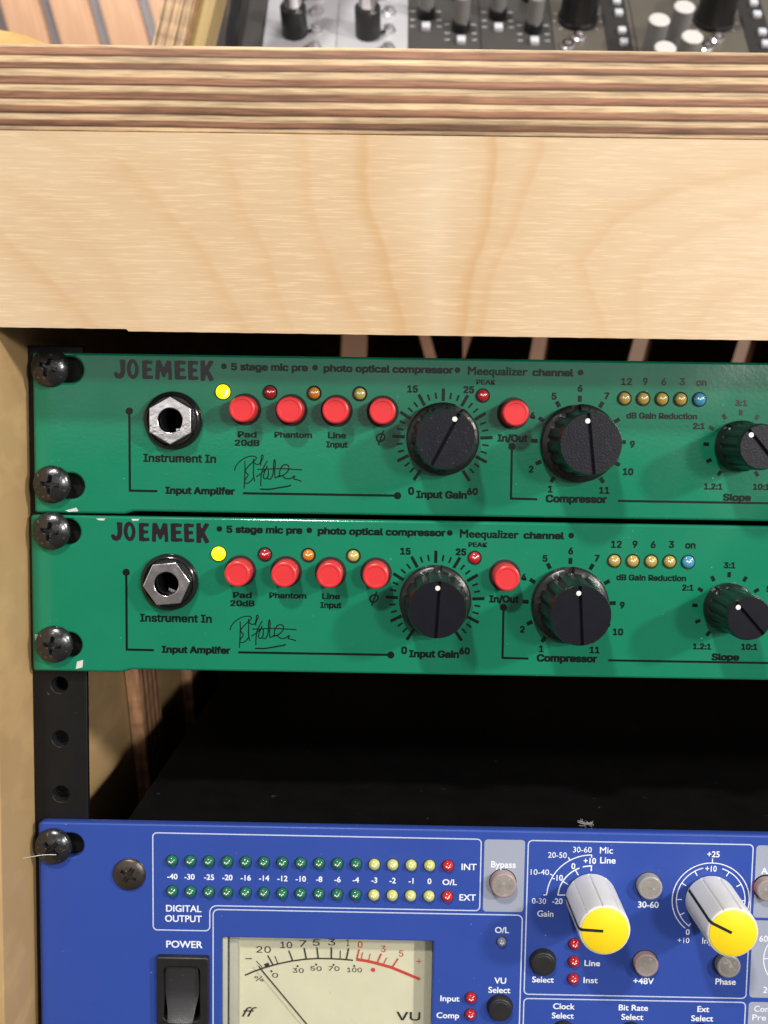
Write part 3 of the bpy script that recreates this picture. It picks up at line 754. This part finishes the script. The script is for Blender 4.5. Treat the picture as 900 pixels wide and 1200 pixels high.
preamp = green_unit()
preamp2 = copy_tree(preamp)
preamp2.location = (-1.18*MM, 0, -44.45*MM)
preamp2['label'] = 'lower green rack preamp, its large gain knob pointing straight up, above the black gap'
knobs_for(preamp, 27, -7, -40, True); knobs_for(preamp2, 3, -4, -42, False)
bm = bmesh.new(); disc_bm(bm, (52.5, -10.25), 0.95, 1.05, 20)
for k in kids(preamp):
    if k.name == 'led': flat('lit_core', bm, M['led_core'], k); break
for c in kids(preamp2):
    if c.name.startswith('jack_socket'): c.rotation_euler = (0, radians(24), 0)
for un, sp in ((preamp, ((5.2, -4.2, 0.35), (5.3, -35.9, 0.1))), (preamp2, ((6.2, -4.3, 0.15), (6.5, -36.0, 0.12)))):
    for x, y, a in sp: screw(un, x, y, 0.5, a)
chip(preamp, [(8.5, -43.15), (11.6, -42.3), (12.2, -43.3), (9.5, -43.5)])
chip(preamp2, [(18.2, -0.75), (20.8, -0.72), (20.4, -1.3), (18.8, -1.2)]); chip(preamp2, [(28, -0.72), (30.2, -0.7), (29.8, -1.2), (28.3, -1.25)])
chip(preamp2, [(0.8, -33.4), (1.9, -33.6), (2.1, -35.0), (1.2, -35.4), (0.8, -35.0)]); chip(preamp2, [(12.5, -41.0), (14.2, -40.5), (14.0, -42.6), (12.1, -43.1)])

# ================================================================ BLUE CHANNEL STRIP
def blue_unit():
    u = empty('channel_strip', (-0.35, 0, -131.98), 'blue rack unit with cream needle meter, rows of small lamps and yellow capped knobs', 'channel strip')
    WP = M['print_white']
    out = fillet([(0, 0), (482.6, 0), (482.6, -88), (0, -88)], 1.0, 4)
    holes = [slot(4.6, 9.4, -6.6, 3.5), slot(4.6, 9.4, -81.5, 3.5), slot(473, 478, -6.6, 3.5), slot(473, 478, -81.5, 3.5)]
    win = [(52.2, -33.1), (112.7, -33.1), (112.7, -76), (52.2, -76)]; swh = [(34.5, -39.2), (48.0, -39.2), (48.0, -58), (34.5, -58)]
    plate('front_panel', [out]+holes+[win, swh], -3.2, 0.0, M['blue'], u, 0.55)
    shell(u, 24.3, 458, -87, -0.75, -330, -3.25)
    screw(u, 4.6, -6.7, 0.4, 0.75); screw(u, 25.9, -14.7, 0.0, 0.55, SCREW_B)
    # printed frames
    lw = 0.34
    def fr(pts, r): frame_line('printed_frame', pts, r, lw, M['line_print'], u)
    fr([(32.6, -2.45), (125.7, -2.6), (125.7, -23.6), (48.8, -23.6), (48.8, -31.1), (32.6, -31.1)], [1.2, 1.2, 1.2, 2.0, 1.3, 1.2])
    fr([(49.75, -24.7), (137.9, -24.7), (137.9, -86), (49.75, -86)], 1.5)
    fr([(139.0, -2.7), (202.4, -2.75), (202.4, -48.2), (139.0, -48.2)], 1.2)
    fr([(139.0, -49.5), (202.4, -49.4), (202.4, -86), (139.0, -86)], 1.2)
    def gp(a, b, c, d): plate('grey_field', [fillet([(a, b), (c, b), (c, d), (a, d)], 1.0, 4)], 0.05, 0.05, M['greypanel'], u, smooth=None)
    gp(126.6, -2.6, 138.1, -23.8); gp(203.3, -2.9, 240, -24.1); gp(203.3, -24.9, 240, -47.9); gp(203.3, -49.2, 240, -86)
    T = lambda s, x, y, h, **k: text(s, x, y, h, WP, u, **dict(dict(bold=0.05, w=0.07), **k))
    def blue_button(x, y, rr, hh, mat, ring, rm=None, dish=0.12):
        b = push_button(u, x-(x-98.8)*hh/264, y-0.75-(y-112)*hh/264, rr*1.05, hh, mat, ring*1.05, rm, dish)
        if dish > 0: lathe('button_face', [(rr*0.80, hh-0.10), (rr*0.78, hh-0.02), (rr*0.2, hh+0.02)], M['btn_face'], b, (x-(x-98.8)*hh/264, y-0.75-(y-112)*hh/264), 36)
        return b
    # lamps
    for i in range(16):
        x = 38.1+5.222*i
        m = 'led_green' if i < 11 else ('led_lime' if i < 15 else 'led_red2')
        for y in (-10.45, -19.45): led_part(u, x, y, 1.6, M[m], 1.3, bez=M['hole'], bez_r=1.8)
    for s, i in (('-40', 0), ('-30', 1), ('-25', 2), ('-20', 3), ('-16', 4), ('-14', 5), ('-12', 6), ('-10', 7), ('-8', 8), ('-6', 9), ('-4', 10), ('-3', 11), ('-2', 12), ('-1', 13), ('0', 14)):
        T(s, 38.1+5.222*i-(0.35 if i == 1 else 0)+0.05, -16.0, 1.65, bold=0.06)
    T('O/L', 117.0, -16.2, 1.7, width=4.1); T('INT', 122.4, -11.7, 1.9, width=4.3); T('EXT', 122.2, -20.7, 1.9, width=4.7)
    T('DIGITAL', 36.3, -25.6, 2.0, width=10.1, align='L'); T('OUTPUT', 36.0, -28.6, 2.0, width=10.5, align='L'); T('POWER', 36.3, -36.3, 2.1, width=10.4, align='L')
    # rocker switch
    sw = plate('power_switch', [fillet([(33.8, -38.3), (48.7, -38.3), (48.7, -58.8), (33.8, -58.8)], 0.6, 3), fillet([(35.9, -41.2), (46.2, -41.2), (46.2, -57.2), (35.9, -57.2)], 1.4, 4)], -4.5, 1.8, M['black_satin'], u, 0.45)
    bm = bmesh.new(); n = 26; rows = []
    for i in range(n+1):
        t = i/n; v = -41.5-15.4*t
        w = 0.5+3.0*(t-0.42)**2*1.6 if t > 0.42 else 0.5+1.4*(0.42-t)**2
        w = 0.2+ (1.9*(1-t)**2 if t < 0.5 else 0.475) if False else 0.4+(10.5 if t > 0.46 else 3.2)*(t-0.46)**2
        hw = 4.55+0.35*sin(pi*min(1, t*1.25))-(1.0*max(0, t-0.55)/0.45)
        rows.append((v, w, hw))
    g0 = []
    for v, w, hw in rows:
        g0.append([bm.verts.new((40.9+x*hw, v, w-0.25*abs(x)**4)) for x in (-1, -0.9, -0.6, -0.2, 0.2, 0.6, 0.9, 1)])
    for i in range(n):
        for j in range(7): bm.faces.new((g0[i][j], g0[i][j+1], g0[i+1][j+1], g0[i+1][j]))
    for sd in (0, 7):
        for i in range(n):
            a, b = g0[i][sd], g0[i+1][sd]
            bm.faces.new((a, b, bm.verts.new((b.co.x, b.co.y, -4)), bm.verts.new((a.co.x, a.co.y, -4))))
    for k in (0, n):
        for j in range(7):
            a, b = g0[k][j], g0[k][j+1]
            bm.faces.new((a, b, bm.verts.new((b.co.x, b.co.y, -4)), bm.verts.new((a.co.x, a.co.y, -4))))
    bmesh.ops.remove_doubles(bm, verts=bm.verts, dist=0.001)
    finish('rocker', bm, M['rocker'], sw, smooth=50)
    # needle meter
    mt = box('meter_face', (52.25, -76, -6.0), (112.65, -33.15, -4.2), M['meter'], u)
    F = -4.1
    D = 1.0160
    box('housing_edge', (52.25, -75.9, -4.15), (53.6, -33.2, -0.9), M['meter_edge'], mt, 0.2)
    box('housing_edge', (54.0, -75.8, -4.14), (56.4, -33.25, -2.4), M['meter_edge'], mt, 0.2)
    box('housing_edge', (107.6, -75.8, -4.13), (112.5, -33.25, -4.085), M['meter_edge2'], mt)
    box('meter_glass', (53.7, -75.7, -0.75), (112.5, -33.3, -0.5), M['acrylic'], mt)
    K, R_ = M['meter_ink'], M['meter_red']
    def mtxt(s, x, y, h, m=K, **k): text(s, x, y, h, m, mt, **dict(dict(bold=0.0, w=F+0.06, font=SANS), **k))
    for s, x, y in (('20', 63.7, -39.6), ('10', 70.3, -38.1), ('7', 75.1, -37.6), ('5', 79.0, -37.2), ('3', 83.5, -37.0), ('1', 88.2, -37.1)): mtxt(s, x, y, 1.9, width=(4.2 if s == '20' else 3.4 if s == '10' else 0.8 if s == '1' else 2.0))
    for s, x, y in (('0', 62.5+4.6, -47.1), ('30', 73.8, -45.5), ('50', 79.0, -44.8), ('70', 84.2, -44.7), ('100', 90.2, -45.0)): mtxt(s, x, y, 1.35, width=(1.7 if s == '0' else 3.2 if s != '100' else 4.3))
    mtxt('%', 62.4, -48.3, 1.5, width=2.6); mtxt('VU', 106.1, -59.4, 2.6, width=7.0, bold=0.03); mtxt('ff', 59.6, -59.2, 2.9, shear=0.35, width=4.4, bold=0.0, font=FONT)
    for s, x, y in (('0', 91.8, -37.6), ('3', 98.5, -38.7), ('5', 103.7, -40.0)): mtxt(s, x, y, 1.9, R_)
    bm = bmesh.new()
    arc = [(58.3, -46.6), (61, -45.3), (63.9, -44.2), (68, -42.9), (72.0, -41.95), (75.9, -41.35), (79.6, -41.05), (83.4, -41.05), (86.5, -41.15), (89.7, -41.4)]
    ribbon_bm(bm, arc, 0.42, F+0.06)
    for k, (a, b, wd) in enumerate((((64.9, -40.4), (66.5, -43.3), .4), ((67.0, -40.6), (67.9, -43.0), .25), ((71.0, -38.8), (72.2, -41.9), .4), ((75.5, -38.0), (76.1, -41.2), .45), ((79.2, -37.7), (79.6, -41.0), .42), ((83.4, -37.6), (83.4, -41), .42), ((88.4, -37.8), (87.8, -41), .42), ((86.0, -38.5), (86.0, -41.0), .25), ((61.6, -42.2), (63.4, -44.2), .22), ((58.4, -41.5), (60.3, -41.5), .25))):
        ribbon_bm(bm, [a, b], wd, F+0.075)
    for q in ((66.0, -45.2), (73.6, -43.5), (79.0, -42.9), (84.1, -42.9), (90.1, -43.1)): disc_bm(bm, q, 0.3, F+0.06)
    ribbon_bm(bm, [(64.0, -43.5), (65.3, -43.0)], 0.9, F+0.09)
    flat('meter_scale', bm, K, mt)
    bm = bmesh.new()
    ribbon_bm(bm, [(90.7, -41.1), (93.6, -41.5), (96.6, -42.15), (100.8, -43.3), (105, -45.0), (109.3, -46.8)], 0.85, F+0.06)
    for a, b, wd in (((91.5, -38.0), (90.8, -41), .4), ((92.5, -38.9), (92.1, -41), .25), ((94.7, -39.3), (94.3, -41.3), .25), ((97.9, -39.2), (96.8, -41.9), .42), ((99.5, -40.4), (98.7, -42.2), .25), ((102.8, -40.6), (101.2, -43.2), .42), ((108.0, -41.3), (109.8, -41.3), .2), ((108.9, -40.4), (108.9, -42.2), .2)):
        ribbon_bm(bm, [a, b], wd, F+0.075)
    disc_bm(bm, (95.6, -44.2), 0.62, F+0.06); flat('overload_scale', bm, R_, mt)
    bm = bmesh.new(); box_bm(bm, (-0.14, -44, -0.1), (0.14, 0, 0.1)); nd = finish('needle', bm, K, mt)
    nd.location = (62.4*MM, 2.9*MM, -43.1*MM); nd.rotation_euler = (0, -atan2(14.2, 17.4), 0)
    # middle column
    T('Input', 117.8, -50.8, 1.75, width=5.5); T('Comp', 117.3, -55.9, 1.75, width=6.5)
    for y in (-49.5, -54.5): led_part(u, 123.8, y, 1.6, M['led_red'], 1.3, bez=M['hole'], bez_r=1.8)
    T('O/L', 132.2, -30.1, 1.8, width=4.0); led_part(u, 132.2, -32.6, 1.35, M['led_grey'], 1.2, bez=M['hole'], bez_r=1.55)
    T('VU', 132.1, -45.2, 1.8, width=3.4); T('Select', 131.9, -48.0, 1.8, width=6.3)
    blue_button(132.4, -52.6, 3.25, 2.0, M['rubber'], 3.6, dish=-0.1)
    T('Bypass', 132.1, -10.8, 1.9, width=7.0); blue_button(132.4, -15.5, 3.45, 2.6, M['btn_pink'], 3.7, M['btn_grey'])
    # gain section
    bm = bmesh.new(); c = (157.2, -19.2)
    def arc_pts(r, a0, a1, n=26): return [(c[0]+r*cos(radians(a0+(a1-a0)*i/n)), c[1]+r*sin(radians(a0+(a1-a0)*i/n))) for i in range(n+1)]
    ribbon_bm(bm, [(143.7, -18.6)]+arc_pts(12.6, 177, 91)+[(157.0, -7.4)], 0.28); ribbon_bm(bm, [(149.9, -18.5)]+arc_pts(9.4, 176, 152)+arc_pts(9.4, 149, 112), 0.34, 0.062)
    ribbon_bm(bm, arc_pts(9.4, 106, 91)+[(157.0, -11.3)], 0.34, 0.064)
    for r0, r1, a in ((12.5, 13.6, 150), (12.5, 13.6, 120), (7.6, 9.4, 150), (7.6, 9.4, 120)): ribbon_bm(bm, [(c[0]+r*cos(radians(a)), c[1]+r*sin(radians(a))) for r in (r0, r1)], 0.3, 0.068)
    flat('gain_scale', bm, WP, u)
    lt = dict(bold=0.005)
    T('0-30', 142.5, -21.2, 1.6, width=4.0, **lt); T('-20', 147.7, -21.2, 1.7, width=3.0); T('10-40', 142.5, -12.7, 1.6, width=5.2, **lt); T('-10', 147.6, -14.3, 1.7, width=2.9)
    T('20-50', 147.3, -7.6, 1.6, width=5.3, **lt); T('0', 151.9, -10.8, 1.7); T('30-60', 154.3, -5.9, 1.6, width=5.3, **lt); T('+10', 156.5, -9.2, 1.75, width=3.5)
    T('Mic', 161.1, -6.1, 1.9, width=3.7, bold=0.02); T('Line', 161.6, -9.0, 1.9, width=4.4); T('Gain', 144.4, -25.0, 1.8, width=4.6, bold=0.03)
    blue_button(144.4, -38.6, 3.35, 2.0, M['rubber'], 3.7, dish=-0.1); T('Select', 144.3, -44.6, 1.75, width=6.2)
    for y in (-32.9, -38.1, -43.3): led_part(u, 152.9, y, 1.6, M['led_red'], 1.3, bez=M['hole'], bez_r=1.8)
    T('Line', 158.2, -39.4, 1.75, width=4.5); T('Inst', 157.9, -44.5, 1.75, width=4.1)
    for s, y, x in (('30-60', -21.8, 173.5), ('+48V', -44.5, 173.0)): T(s, x, y, 1.85, width=5.9)
    T('Phase', 196.4, -44.2, 1.85, width=5.8)
    blue_button(174.0, -15.4, 3.3, 2.4, M['btn_grey'], 3.55); blue_button(173.8, -38.4, 3.25, 2.0, M['btn_tint'], 3.55); blue_button(197.2, -38.2, 3.25, 2.0, M['btn_grey'], 3.55)
    blue_button(207.4, -15.5, 3.1, 2.4, M['btn_pink'], 3.5, M['led_red']); blue_button(150.9, -59.6, 2.9, 2.0, M['rubber'], 3.1, dish=-0.1); blue_button(190.3, -59.6, 2.9, 2.0, M['rubber'], 3.1, dish=-0.1)
    blue_button(170.4, -59.6, 2.9, 2.0, M['rubber'], 3.1, dish=-0.1)
    bm = bmesh.new(); c = (191.1, -19.2)
    ribbon_bm(bm, arc_pts(10.9, 231, -52, 60), 0.26); ribbon_bm(bm, [(c[0]-5.4, c[1]-7.0)]+arc_pts(9.7, 233, 105, 40), 0.26, 0.062); ribbon_bm(bm, arc_pts(9.7, 73, -53, 40), 0.26, 0.063)
    ribbon_bm(bm, [(191.1, -8.4), (191.1, -7.0)], 0.3, 0.068)
    for a in (208, 180, 150, 120, 60, 30, 0, -28): ribbon_bm(bm, [(c[0]+r*cos(radians(a)), c[1]+r*sin(radians(a))) for r in (8.2, 9.7)], 0.28, 0.066)
    flat('input_scale', bm, WP, u)
    T('+25', 191.3, -6.6, 1.75, width=3.5); T('+10', 190.8, -10.8, 1.7, width=3.2, bold=0.03); T('0', 185.0, -29.6, 1.7); T('+10', 183.9, -32.0, 1.55, width=3.3, **lt); T('Input', 189.2, -32.1, 1.75, width=5.2, align='L', bold=0.02)
    for a, b, x in (('Clock', 'Select', 150.5), ('Bit Rate', 'Select', 170.4), ('Ext', 'Select', 190.4)):
        T(a, x, -52.5, 1.75, width={'Clock': 6.2, 'Bit Rate': 8.4, 'Ext': 3.4}[a]); T(b, x-0.2, -55.3, 1.75, width=6.3)
    T('Comp', 204.9, -52.1, 1.75, width=6.2, align='L', bold=0.02); T('Pre Fade', 204.5, -54.7, 1.75, width=10.5, align='L', bold=0.02)
    T('A/D', 205.0, -11.2, 1.8, align='L'); T('60', 206.6, -31.2, 1.8, bold=0.02); T('20', 207.2, -46.4, 1.8, align='L', bold=0.02)
    bm = bmesh.new(); c = (215.5, -36.2); ribbon_bm(bm, arc_pts(8.6, 240, -60, 50), 0.26); ribbon_bm(bm, [(207, -36.2), (208.6, -36.2)], 0.26, 0.066); flat('filter_scale', bm, WP, u)
    # tall knobs with yellow caps
    def tall_knob(x, y, ang):
        at = pi-ang
        def mod(a, k):
            d = (a-at+pi) % (2*pi)-pi
            if k in (0, 7): return 1.0
            f = max(0, cos(a*9-at*9))**26
            return 1-0.06*f*(1 if k < 6 else 0.4)
        H = 18.0
        kb = lathe('knob', [(7.2, 0.3), (7.2, 0.6), (7.15, 3), (7.05, 8), (6.98, 13), (6.92, H-0.9), (6.8, H-0.25), (6.6, H)], M['knob_white'], u, (0, 0), 288, mod=mod, smooth=24)
        kb.location = (x*MM, 0, y*MM)
        lathe('knob_cap', [(6.3, H), (6.3, H+0.22), (6.0, H+0.4)], M['yellow'], kb, (0, 0), 64)
        bm = bmesh.new(); d = Vector((cos(at), sin(at))); n_ = Vector((-d.y, d.x))*0.40
        def q(r0, w0, r1, w1, m=1.0):
            bm.faces.new([bm.verts.new((d.x*r+s*n_.x*m, d.y*r+s*n_.y*m, w)) for r, w, s in ((r0, w0, -1), (r0, w0, 1), (r1, w1, 1), (r1, w1, -1))])
        q(7.26, 0.6, 7.12, 8); q(7.12, 8, 6.99, H-0.9); q(6.99, H-0.9, 6.68, H+0.06); q(6.68, H+0.06, 6.36, H+0.30); q(6.36, H+0.30, 6.0, H+0.46); q(6.0, H+0.46, 0.5, H+0.46)
        finish('pointer_line', bm, M['hole'], kb, smooth=None)
    tall_knob(157.2, -19.2, radians(3)); tall_knob(191.1, -19.2, radians(26))
    return u
strip = blue_unit()

# ================================================================ THE SYNTH standing on the desk, behind its front edge
TILT = radians(35)
def on_synth(name, x, label, cat, group=None): return empty(name, (x, 285, 182), label, cat, group, rot=(-TILT, 0, 0))
# module space: u right, v up the panel, w out of the panel -> same TO mapping, the Empty is tilted back
case = empty('synth_case', (0, 285, 182), 'dark synth case standing on the desk, its plain side left of the silver modules', 'synth case', rot=(-TILT, 0, 0))
box('case_body', (-2, -34, -60), (420, 108, -1.6), M['case'], case)
box('case_side', (-3, -36, -64), (22.2, 112, 5), M['case'], case, 1.0)
box('case_lip', (22.3, -36, -10), (420, -25.6, 1), M['case'], case)
for xx in (10, 400): wb = box('case_foot', (xx-8, -120, -40), (xx+8, -34.1, -20), M['case'], case)

def mod_knob(p, x, h, r0, r1, H, m0, m1, split, name='knob'):
    k = lathe(name, [(r0, 0.2), (r0, split-0.6), (r0-0.5, split)], m0, p, (x, h), 32)
    lathe('knob_cap', [(r1, split), (r1, H-0.5), (r1-0.6, H)], m1, k, (x, h), 32)
    return k
def jack_nut(p, x, h):
    k = lathe('jack_nut', [(4.1, 0.1), (4.1, 1.6), (3.2, 2.2), (3.2, 3.4), (2.0, 3.4), (2.0, 0.5)], M['chrome'], p, (x, h), 24)
    return k
def silver_module(x0, wd, label):
    p = on_synth('synth_module', x0, label, 'synth module', 'silver synth modules')
    box('module_panel', (0.1, -25, -1.5), (wd-0.1, 103, 0), M['silver'], p, 0.15)
    for h in (25, 62):
        mod_knob(p, 17.5, h, 7.2, 5.0, 24, M['black_satin'], M['chrome'], 16.5)
    for h in (10.5, 27, 44, 60): jack_nut(p, 29.0, h)
    text('CV', 10, 12, 1.6, M['print_black'], p) if False else None
    return p
silver_module(22.5, 41, 'left silver synth module with a black knob, beside the dark case side')
silver_module(63.6, 40, 'right silver synth module with a black knob, beside the dark modules')
def dark_module(x0, label):
    p = on_synth('synth_module', x0, label, 'synth module', 'dark synth modules')
    box('module_panel', (0.15, -25, -1.5), (40.4, 103, 0), M['dkpanel'], p, 0.15)
    for x, h in ((10.0, 43), (29.6, 31)):
        mod_knob(p, x, h, 5.2, 4.5, 20, M['black_satin'], M['grey_cap'], 6)
        mod_knob(p, x, h+30, 5.2, 4.5, 20, M['black_satin'], M['grey_cap'], 6)
        box('square_button', (x-2.4, h-15, 0.02), (x+2.4, h-10, 3), M['white_btn'], p, 0.5)
        bm = bmesh.new()
        for s in (-1, 1):
            for hh in (4, -4, -10): ribbon_bm(bm, [(x+s*6.2, h+hh), (x+s*9.0, h+hh)], 0.7)
        flat('panel_print', bm, M['white_btn'], p)
    return p
dark_module(103.7, 'dark grey synth module with grey capped knobs, right beside the silver modules')
dark_module(144.6, 'dark grey synth module with grey capped knobs, left of the big black knob')
def big_module(x0, wd, kx, bx, label, caps=()):
    p = on_synth('synth_module', x0, label, 'synth module', 'large knob synth modules')
    box('module_panel', (0.15, -25, -1.5), (wd-0.15, 103, 0), M['taupe'], p, 0.15)
    box('button_strip', (bx-9, -24.8, 0.01), (bx+5, 102.8, 0.5), M['bkpanel'], p)
    mod_knob(p, kx, 41, 11.5, 10.5, 24, M['black_gloss'], M['black_satin'], 3)
    jack_nut(p, kx-1, 23); jack_nut(p, kx-8, 15)
    for h in (18, 28.5, 45, 56, 66): box('square_button', (bx-2.2, h-2.2, 0.52), (bx+2.2, h+2.2, 3.2), M['white_btn'], p, 0.5)
    bm = bmesh.new()
    for i in range(9):
        a = radians(-130+260*i/8); ribbon_bm(bm, [(kx+r*sin(a), 41+r*cos(a)) for r in (12.6, 14.2)], 0.6)
    flat('dial_scale', bm, M['white_btn'], p)
    for x, h in caps: mod_knob(p, x, h, 5.5, 5.7, 22, M['grey_cap'], M['white_cap'], 21, 'tall_knob')
    return p
big_module(185.3, 46, 15, 38.5, 'taupe synth module with one big black knob, left of the white capped knobs')
big_module(231.5, 90, 46, 71, 'synth module with tall white capped knobs beside a big black knob',
           caps=((6.0, 8.3), (21.0, 20.0), (21.5, -6.2), (6.0, -15.9)))

# a black cable hanging in front of the case side
def tube(name, pts, r, mat, parent=None, res=4):
    cu = bpy.data.curves.new(name, 'CURVE'); cu.dimensions = '3D'; cu.bevel_depth = r*MM; cu.bevel_resolution = res; cu.use_fill_caps = True
    s = cu.splines.new('NURBS'); s.points.add(len(pts)-1); s.use_endpoint_u = True; s.order_u = 3
    for i, p in enumerate(pts): s.points[i].co = (p[0]*MM, p[1]*MM, p[2]*MM, 1)
    ob = bpy.data.objects.new(name, cu); me = bpy.data.meshes.new_from_object(ob)
    bpy.data.objects.remove(ob); bpy.data.curves.remove(cu)
    return link(name, me, mat, parent, 60)
o = tube('cable', [(9, 268, 120), (8, 270, 170), (7.5, 278, 196), (8.5, 290, 215), (7, 305, 250), (10, 330, 300)], 3.6, M['black_gloss'])
tag(o, 'thick black cable hanging in front of the dark case side', 'cable')

# ================================================================ BACKGROUND: slatted wall, post and board
wall = empty('slatted_wall', (-300, 900, 0), 'wall of pale reddish wood planks with grey gaps behind the desk', 'wall')
wall.location = (0, 0.9, 0)
M['plank'] = wood_mat('reddish plank', (0.56, 0.335, 0.205), (0.45, 0.235, 0.125), streak=(50, 50, 6), amount=0.5, rough=0.55, big=(14, 14, 5))
M['skirt'] = wood_mat('brown slit dimmer', (0.15, 0.065, 0.025), (0.10, 0.04, 0.015), streak=(6, 50, 60), amount=0.5)  # dark colour of the added board behind the slits
M['gap'] = pmat('grey felt backing', (0.36, 0.34, 0.36), 0.9, var=(40, 0.1))
bm = bmesh.new(); box_bm(bm, (-1.3, 0.02, -0.6), (1.6, 0.05, 1.4)); finish('backing', bm, M['gap'], wall, panel=False)
bm = bmesh.new(); box_bm(bm, (-1.3, -0.024, -0.6), (1.6, -0.011, 0.17)); finish('slit_dimmer_board', bm, M['skirt'], wall, panel=False)  # added board, dark so that the back panel slits show dimmer
for k in range(-9, 14):
    bm = bmesh.new(); box_bm(bm, (-0.0215, -0.009, -1.0), (0.0215, 0.009, 1.0)); bmesh.ops.bevel(bm, geom=list(bm.edges), offset=0.002, segments=2, affect='EDGES')
    o = finish('plank', bm, M['plank'], wall, panel=False)
    # spacing 57 mm along the wall, planks leaning 15 degrees
    o.rotation_euler = (0, radians(-15.5), 0); o.location = (-0.2785+k*0.0577, 0, 0.45)
post = empty('plywood_post', (0, 200, 60), 'slanting plywood post with striped edge beside the dark synth case', 'post')
pst = [(-0.0062+k*0.0042, -0.0062+k*0.0042+0.0012) for k in range(4)]
M['ply_post'] = ply_mat('plywood post edge', 'X', pst, light=(0.50, 0.34, 0.20), dark=(0.36, 0.22, 0.13), along=(500, 500, 8), warp=0.0002)
M['olive_wood'] = wood_mat('olive post face', (0.36, 0.26, 0.10), (0.28, 0.19, 0.07), streak=(60, 60, 8), amount=0.4)  # olive face of the post
bm = bmesh.new(); box_bm(bm, (-0.0072, -0.012, -0.10), (0.0072, 0.012, 0.16)); o = finish('post_edge', bm, M['ply_post'], post, panel=False)
o.location = (-0.0016, 0, 0.110); o.rotation_euler = (0, radians(14), 0)
bm = bmesh.new(); box_bm(bm, (0.0074, -0.006, -0.10), (0.0145, 0.012, 0.16)); o = finish('post_face', bm, M['olive_wood'], post, panel=False)
o.location = (-0.0016, 0, 0.110); o.rotation_euler = (0, radians(14), 0)
M['board'] = wood_mat('yellow board', (0.62, 0.40, 0.15), (0.50, 0.30, 0.10), streak=(20, 60, 60), amount=0.4)
bm = bmesh.new()
pr = [(-60, 0), (30, 0), (30, 63), (23.8, 68.3), (14.8, 72), (3.9, 74), (-10.6, 76.3), (-60, 83)]
f0 = [bm.verts.new((x*MM, 0, z*MM)) for x, z in pr]; f1 = [bm.verts.new((x*MM, 0.02, z*MM)) for x, z in pr]
bm.faces.new(f0); bm.faces.new(f1[::-1])
for i in range(len(pr)): bm.faces.new((f0[i], f0[(i+1) % len(pr)], f1[(i+1) % len(pr)], f1[i]))
o = finish('wooden_board', bm, M['board'], None, panel=False, smooth=None); o.location = (-0.075, 0.16, 0.0735)
tag(o, 'yellowish wooden board with a sloping top, rising behind the left end of the desk edge', 'board')

# a stray thread caught on the blue unit's screw
o = tube('stray_thread', [(-14, -9, -139.5), (-9, -7, -140.6), (-2, -5, -140.2), (3, -4.2, -139.4), (6, -3.6, -139.8)], 0.07, M['thread'])
tag(o, 'fine white thread caught on the screw at the blue unit corner', 'thread')

# a scrap of grey dust lying on the lid of the blue unit, just behind its panel
bm = None
parts = []
for k in range(26):
    a = random.uniform(0, 2*pi); q = Vector((155.6, 5.5, -131.9)); pts = []
    for i in range(5):
        pts.append(tuple(q)); a += random.uniform(-1.1, 1.1)
        q = q+Vector((0.75*cos(a), 0.5*sin(a), random.uniform(-0.25, 0.42)))
        q.z = max(-132.55, min(-130.4, q.z)); q.x = max(153.6, min(157.9, q.x))
    parts.append(tube('dust_fluff', pts, 0.07, None, res=1))
bm = bmesh.new()
for o in parts:
    bm.from_mesh(o.data); me_ = o.data; bpy.data.objects.remove(o); bpy.data.meshes.remove(me_)
M['dust'] = pmat('grey dust', (0.24, 0.235, 0.23), 0.9)
fl = finish('dust_fluff', bm, M['dust'], None, panel=False, recalc=False)
tag(fl, 'tiny scrap of grey dust on the black lid behind the blue panel edge', 'dust')
